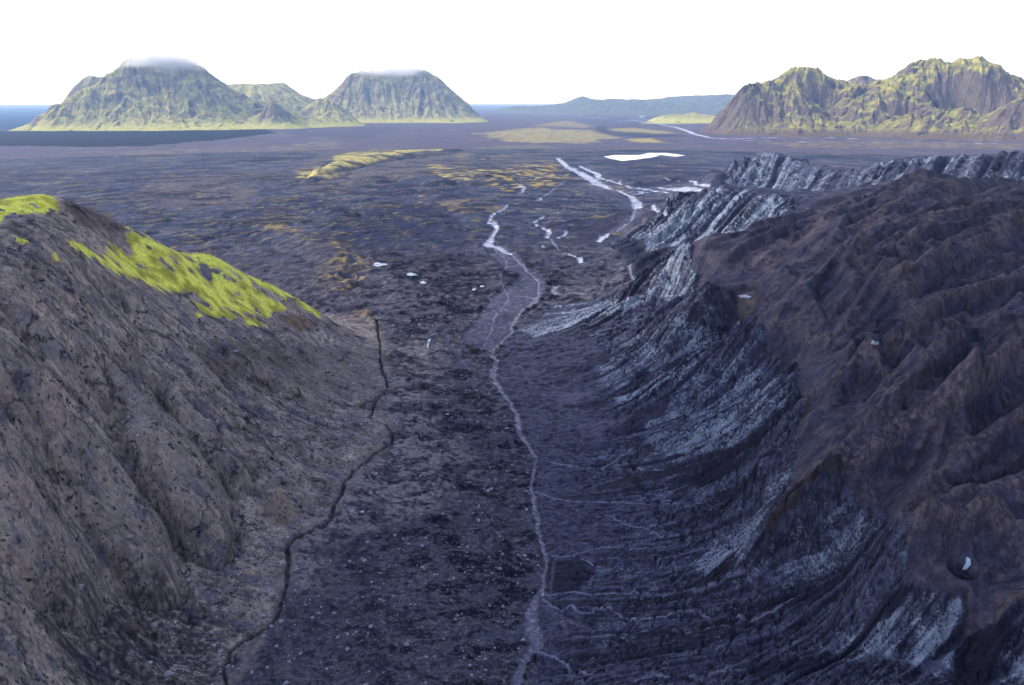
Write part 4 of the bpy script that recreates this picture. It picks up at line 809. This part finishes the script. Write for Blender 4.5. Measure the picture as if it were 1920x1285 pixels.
mountain('hill', 'low green hummocks on the plain left of the right mountain', .15, .33, 6300, 9600, c5, 840, dict(ST, bias=-.1), base=-10, rel=.25)
T('mountains')

# ------------------------------------------------------------------ stones, boulders, snow
def plain_mat(name, c1, c2, rough=.85, scale=1.5, spec=.3, bump=.4):
    m = bpy.data.materials.new(name); m.use_nodes = True; t = m.node_tree; b = t.nodes['Principled BSDF']
    b.inputs['Roughness'].default_value = rough; b.inputs['Specular IOR Level'].default_value = spec
    tcn = t.nodes.new('ShaderNodeTexCoord'); no = t.nodes.new('ShaderNodeTexNoise'); no.inputs['Scale'].default_value = scale; no.inputs['Detail'].default_value = 6
    mx = t.nodes.new('ShaderNodeMixRGB'); mx.inputs['Color1'].default_value = (*c1, 1); mx.inputs['Color2'].default_value = (*c2, 1)
    bp = t.nodes.new('ShaderNodeBump'); bp.inputs['Strength'].default_value = bump; bp.inputs['Distance'].default_value = .1
    t.links.new(tcn.outputs['Object'], no.inputs['Vector']); t.links.new(no.outputs['Fac'], mx.inputs['Fac']); t.links.new(mx.outputs['Color'], b.inputs['Base Color'])
    t.links.new(no.outputs['Fac'], bp.inputs['Height']); t.links.new(bp.outputs['Normal'], b.inputs['Normal']); return m
pale_rock = plain_mat('pale_boulder_rock', (.16,.17,.20), (.36,.37,.40)); brown_rock = plain_mat('brown_boulder_rock', (.07,.052,.045), (.13,.095,.08)); snow_m = plain_mat('old_snow', (.34,.38,.45), (.60,.63,.68), .6, .8)
import bmesh
def boulder_mesh(name, seed, mat, sub=3):
    bm = bmesh.new(); bmesh.ops.create_icosphere(bm, subdivisions=sub, radius=1); rs = np.random.RandomState(seed)
    pl_ = [(Vector(rs.normal(size=3)).normalized(), rs.uniform(.62, .9)) for _ in range(9)]
    sc = (rs.uniform(.9,1.25), rs.uniform(.75,1.05), rs.uniform(.6,.8))
    for v in bm.verts:
        p = v.co.normalized(); q = 1.0
        for nrm, dd in pl_:
            e = p.dot(nrm)
            if e > dd: q = min(q, dd/e)                # planes cut flat faces into the round
        v.co = Vector((p.x*q*sc[0], p.y*q*sc[1], p.z*q*sc[2])) * (1+.02*rs.normal())
    me = bpy.data.meshes.new(name); bm.to_mesh(me); bm.free(); me.materials.append(mat); return me
def put(me, name, th, L, size, label, group=None, rot=0.0, cat='boulder', sink=.25):
    o = bpy.data.objects.new(name, me); C.collection.objects.link(o); rr = math.exp(L)
    o.location = (rr*math.sin(th), rr*math.cos(th), float(G.sample(h, th, L)) + size*(.7-sink)*.6); o.scale = (size,)*3; o.rotation_euler = (0, 0, rot)
    o['label'] = label; o['category'] = cat
    if group: o['group'] = group
    return o
bms = [boulder_mesh('boulder', 40+i, pale_rock, 2) for i in range(7)]
for k_, (u, v, wpx, lab, mt) in enumerate([(245,1180,27,'large angular brown boulder on dark gravel at lower left, biggest of all',brown_rock),(147,1091,14,'round pale boulder beside a dark hollow at the foot of the rocky hillside',pale_rock),(243,1008,10,'pale boulder perched on the tan rock rib of the hillside',pale_rock),
    (290,1174,12,'flat whitish boulder just right of the large brown boulder',pale_rock),(353,1093,11,'whitish boulder on gravel between the lowest rock rib and the dark creek',pale_rock),(492,1157,13,'pale rounded boulder just left of the lower bend of the dark creek',pale_rock),
    (316,1265,14,'pale boulder nearest the bottom edge of the photo, left of the creek end',pale_rock),(329,1250,9,'smaller pale boulder just above the one nearest the bottom edge',pale_rock),(633,1197,9,'leftmost of three pale boulders in a line right of the dark creek',pale_rock),(652,1190,8,'middle one of three pale boulders in a line right of the dark creek',pale_rock),(668,1187,8,'rightmost of three pale boulders in a line right of the dark creek',pale_rock),
    (527,1167,9,'pale boulder just right of the lower bend of the dark creek',pale_rock),(354,1023,8,'pale flat boulder at the edge of the gravel right of the tan rock rib',pale_rock)]):
    th, L = G.hit(h, u, v); put(boulder_mesh('boulder', 60+k_, mt), 'boulder', th, L, wpx*.5/1330*math.hypot(math.exp(L), CAM_Z-80), lab, None, k_*1.3)
rs = np.random.RandomState(77); nb_ = 0
stone_w = np.clip(FLO*near*(gx2*.8+.25) + HILL*sm(-slope, -1.1, -.4)*.6, 0, 1)*(1-CREEK)*(1-flat)
while nb_ < 270:
    th, L = rs.uniform(-.75, .08), rs.uniform(math.log(105), math.log(380)); j, i = int((L-G.L[0])/G.dl), int((th-G.th[0])/G.dt)
    if rs.rand() > stone_w[j, i]: continue
    rr = math.exp(L); put(bms[nb_ % 7], 'boulder', th, L, rs.uniform(.32, .75)*(rr/180)**.5, 'small pale grey boulder lying loose on the gravel of the valley floor or hillside foot', 'small pale boulders strewn over the gravel', rs.uniform(0, 6)); nb_ += 1
NS = 60000; th = rs.uniform(-.85, .10, NS*3); L = rs.uniform(math.log(80), math.log(520), NS*3)
j = ((L-G.L[0])/G.dl).astype(int); i = ((th-G.th[0])/G.dt).astype(int); clump = fbm(th*60, L*60, 4, 901)
ok = (rs.rand(NS*3) < stone_w[j, i]*sm(clump, -.08, .5)); th = th[ok][:NS]; L = L[ok][:NS]; n_ = len(th)
bmx = bmesh.new(); bmesh.ops.create_icosphere(bmx, subdivisions=1, radius=1); iv = np.array([v.co[:] for v in bmx.verts]); iff = np.array([[v.index for v in f.verts] for f in bmx.faces]); bmx.free()
rr = np.exp(L); size = (0.07 + .13*rs.pareto(2.9, n_))*(rr/170)**.7; size = np.minimum(size, .6*(rr/170)**.7)
zz = G.sample(h, th, L) + size*.25
vv = iv[None]*rs.uniform(.6, 1.3, (n_, 12, 1))*size[:, None, None]*rs.uniform(.7, 1.2, (n_, 1, 3)); vv[..., 2] *= .75
vv += np.stack([rr*np.sin(th), rr*np.cos(th), zz], 1)[:, None, :]
tone = rs.uniform(.06, .42, n_)**1.0; tcol = np.repeat((tone[:, None]*np.array([.96,1,1.08]))[:, None, :], 12, 1).reshape(-1, 3)
ff = (iff[None]+np.arange(n_)[:, None, None]*12).reshape(-1, 3)
link('rubble', vv.reshape(-1, 3), ff, tcol, material('rubble_stone', .9, .15, 400, 0), kind='stuff', label='loose pale pebbles and cobbles strewn over the dark gravel', smooth=False)
T('stones %d' % n_)
def drape(name, label, cat, u, v, wpx, hpx, seed, mat=None, thick=.35, poly=None, kind=None, group=None):
    c = H(u, v) if poly is None else None
    rs2 = np.random.RandomState(seed); n = 28
    if poly is None:
        e = [(u+wpx*.5*math.cos(a)*(1+.25*math.sin(2*a+seed)+.12*math.sin(5*a+seed*2)), v-hpx*.5*math.sin(a)*(1+.2*math.sin(3*a+seed))) for a in np.linspace(0, 2*math.pi, n, endpoint=False)]
    else:
        q = np.array(poly, float); d_ = np.r_[0, np.cumsum(np.hypot(*(np.roll(q, -1, 0)-q).T))]; tt = np.linspace(0, d_[-1], n, endpoint=False); qq = np.vstack([q, q[:1]])
        e = list(zip(np.interp(tt, d_, qq[:, 0]), np.interp(tt, d_, qq[:, 1])))
    E = np.array([G.hit(h, a, b) for a, b in e]); E[:, 1] = np.clip(E[:, 1], np.median(E[:, 1])-.3, np.median(E[:, 1])+.3); cen = E.mean(0); vs = []; qs = []
    rings = [1.0, .985, .8, .5, .2]
    for k_, f in enumerate(rings):
        P = cen + (E-cen)*f; r_ = np.exp(P[:, 1]); z_ = G.sample(h, P[:, 0], P[:, 1]) + (-.3 if k_ == 0 else thick*(1-f**4)+.05+.06*rs2.rand(n))
        vs.append(np.stack([r_*np.sin(P[:, 0]), r_*np.cos(P[:, 0]), z_], 1))
    vs = np.concatenate(vs)
    for k_ in range(len(rings)-1):
        for a in range(n): qs.append((k_*n+a, k_*n+(a+1) % n, (k_+1)*n+(a+1) % n, (k_+1)*n+a))
    me = bpy.data.meshes.new(name); me.from_pydata([tuple(x) for x in vs], [], qs + [tuple((len(rings)-1)*n+a for a in range(n))])
    bm = bmesh.new(); bm.from_mesh(me); bmesh.ops.recalc_face_normals(bm, faces=bm.faces); bm.to_mesh(me); bm.free()
    me.materials.append(mat or snow_m); o = bpy.data.objects.new(name, me); C.collection.objects.link(o); o['label'] = label
    if kind: o['kind'] = kind
    elif cat: o['category'] = cat
    if group: o['group'] = group
    return o
drape('snow_patch', 'white snow patch on the dark plain, leftmost of the snow patches', 'snow patch', 712, 496, 22, 7, 1)
drape('snow_patch', 'small white snow patch in the black hollow near the middle of the valley', 'snow patch', 772, 515, 16, 5, 2)
drape('snow_patch', 'tiny white snow patch just below the black hollow', 'snow patch', 793, 530, 11, 5, 3)
drape('snow_patch', 'white snow patch with a thin tail beside the silty puddle in the dark moraine', 'snow patch', 0, 0, 0, 0, 4, poly=[(801,640),(808,634),(806,642),(803,654),(800,652)])
drape('snow_patch', 'small white snow patch in a hollow of the brown debris ridges', 'snow patch', 1641, 643, 18, 5, 5, thick=.5)
drape('snow_patch', 'faint white snow fleck on the dark moraine left of the gravel bed, lower of two', 'snow patch', 889, 543, 8, 3, 6); drape('snow_patch', 'faint white snow fleck on the dark moraine left of the gravel bed, upper of two', 'snow patch', 904, 537, 7, 3, 7)
drape('snow_patch', 'small white fleck on the dark ground right of the braided stream', 'snow patch', 1260, 373, 10, 3, 8)
blue_ice = plain_mat('clean_ice', (.30,.46,.58), (.62,.74,.84), .25, 1.5, .6)
drape('ice_block', 'crescent of clean pale blue ice inside the dark shaft in the brown debris', 'ice block', 0, 0, 0, 0, 9, poly=[(1811,1047),(1819,1052),(1820,1061),(1812,1069),(1804,1068),(1811,1062)], mat=blue_ice, thick=.8)
drape('pond', 'tiny white pond on tan silt below the curved crack in the debris', None, 1396, 556, 26, 5, 10, mat=snow_m, thick=.1, kind='structure')
# ------------------------------------------------------------------ clouds caught on two summits
def cloud(label, u, v, rr, wid, hgt, dep, seed, dens):
    th, L, z = by_r(u, v, rr); bm = bmesh.new(); bmesh.ops.create_icosphere(bm, subdivisions=4, radius=1)
    me = bpy.data.meshes.new('cloud'); bm.to_mesh(me); bm.free()
    o = bpy.data.objects.new('cloud', me); C.collection.objects.link(o); o.location = (rr*math.sin(th), rr*math.cos(th), z); o.scale = (wid/2, dep/2, hgt/2); o.rotation_euler = (0, 0, -th)
    o['label'] = label; o['category'] = 'cloud'
    m = bpy.data.materials.new('cloud_vapour'); m.use_nodes = True; t = m.node_tree; t.nodes.clear(); n = t.nodes.new
    out = n('ShaderNodeOutputMaterial'); p = n('ShaderNodeVolumePrincipled'); p.inputs['Color'].default_value = (1, 1, 1, 1); p.inputs['Anisotropy'].default_value = .2
    tcn = n('ShaderNodeTexCoord'); ln_ = n('ShaderNodeVectorMath'); ln_.operation = 'LENGTH'; no = n('ShaderNodeTexNoise'); no.inputs['Scale'].default_value = 2.6; no.inputs['Detail'].default_value = 5; no.inputs['Roughness'].default_value = .6
    mp_ = n('ShaderNodeMapping'); mp_.inputs['Location'].default_value = (seed, seed*2.3, 0); mp_.inputs['Scale'].default_value = (1, .8, .5)
    a = n('ShaderNodeMath'); a.operation = 'SUBTRACT'; a.inputs[0].default_value = 1.0
    b1 = n('ShaderNodeMath'); b1.operation = 'MULTIPLY_ADD'; b1.inputs[1].default_value = 3.0; b1.inputs[2].default_value = -1.55
    c_ = n('ShaderNodeMath'); c_.operation = 'ADD'; d_ = n('ShaderNodeMath'); d_.operation = 'MULTIPLY'; d_.inputs[1].default_value = dens; d_.use_clamp = False
    mx = n('ShaderNodeMath'); mx.operation = 'MAXIMUM'; mx.inputs[1].default_value = 0; e2 = n('ShaderNodeMath'); e2.operation = 'MULTIPLY'
    lk = t.links.new
    lk(tcn.outputs['Object'], ln_.inputs[0]); lk(ln_.outputs['Value'], a.inputs[1]); lk(tcn.outputs['Object'], mp_.inputs['Vector']); lk(mp_.outputs['Vector'], no.inputs['Vector'])
    lk(no.outputs['Fac'], b1.inputs[0]); lk(a.outputs[0], c_.inputs[0]); lk(b1.outputs[0], c_.inputs[1]); lk(c_.outputs[0], mx.inputs[0])
    lk(mx.outputs[0], e2.inputs[0]); lk(a.outputs[0], e2.inputs[1]); lk(e2.outputs[0], d_.inputs[0]); lk(d_.outputs[0], p.inputs['Density']); lk(p.outputs['Volume'], out.inputs['Volume'])
    me.materials.append(m)
cloud('thin white cloud draped over the summit of the broad mountain at far left', 312, 116, 6850, 1080, 240, 700, 1.3, .036)
cloud('thin white cloud veiling the flat top of the steep mountain', 735, 134, 8250, 1240, 215, 700, 4.1, .028)
# unseen cloud bank, added between the near land and the sun: it keeps the valley in shade while plain and mountains are lit
def shading_cloud(label, cx, cy, z, rx, ry, hz_, seed):
    bm = bmesh.new(); rs3 = np.random.RandomState(seed)
    for k_ in range(19):
        a = rs3.uniform(0, 2*math.pi); q = math.sqrt(rs3.rand()); m4 = bmesh.ops.create_icosphere(bm, subdivisions=3, radius=1)
        sc = rs3.uniform(.13, .21)
        for v in m4['verts']:
            p = v.co; n_ = 1+.10*math.sin(p.x*5+k_)+.08*math.sin(p.y*7+k_*2)+.06*math.sin(p.z*9)
            v.co = Vector((cx+math.cos(a)*q*rx*.75+p.x*sc*rx*n_, cy+math.sin(a)*q*ry*.75+p.y*sc*ry*n_, z+(p.z if p.z > 0 else p.z*.35)*hz_*(.6+sc)*n_))
    me = bpy.data.meshes.new('cloud'); bm.to_mesh(me); bm.free(); m = bpy.data.materials.new('shading_cloud_white'); m.use_nodes = True; t = m.node_tree; t.nodes.clear()
    o_ = t.nodes.new('ShaderNodeOutputMaterial'); a_ = t.nodes.new('ShaderNodeBsdfTranslucent'); b_ = t.nodes.new('ShaderNodeBsdfDiffuse'); x_ = t.nodes.new('ShaderNodeMixShader')
    a_.inputs['Color'].default_value = (.9,.9,.9,1); b_.inputs['Color'].default_value = (.9,.9,.9,1); t.links.new(a_.outputs[0], x_.inputs[1]); t.links.new(b_.outputs[0], x_.inputs[2]); t.links.new(x_.outputs[0], o_.inputs['Surface'])
    me.materials.append(m); o = bpy.data.objects.new('cloud', me); C.collection.objects.link(o); o['label'] = label; o['category'] = 'cloud'  # added cloud bank, out of view, only there to shade the near land
CH = 1300.0; off = CH/math.tan(SUN_EL)
shading_cloud('cloud bank out of view, added to shade the valley and the glacier', 620+off*math.sin(SUN_AZ), 260+off*math.cos(SUN_AZ), CH, 900, 760, 160, 3)
# ------------------------------------------------------------------ haze
def box_mesh(name, lo, hi):
    me = bpy.data.meshes.new(name)
    v = [(x, y, z) for x in (lo[0], hi[0]) for y in (lo[1], hi[1]) for z in (lo[2], hi[2])]
    me.from_pydata(v, [], [(0,1,3,2),(4,6,7,5),(0,4,5,1),(2,3,7,6),(0,2,6,4),(1,5,7,3)]); me.update(); return me
hz = bpy.data.objects.new('haze', box_mesh('haze', (-90000, -4000, -70), (90000, 90000, 720))); C.collection.objects.link(hz); hz['kind'] = 'stuff'
mh = bpy.data.materials.new('haze_air'); mh.use_nodes = True; t = mh.node_tree; t.nodes.clear()
o = t.nodes.new('ShaderNodeOutputMaterial'); pv = t.nodes.new('ShaderNodeVolumePrincipled')
pv.inputs['Color'].default_value = (.36, .60, 1.0, 1); pv.inputs['Absorption Color'].default_value = (1, 1, 1, 1); pv.inputs['Density'].default_value = 4.6e-5; pv.inputs['Anisotropy'].default_value = 0.2
t.links.new(pv.outputs['Volume'], o.inputs['Volume']); hz.data.materials.append(mh)
T('done')
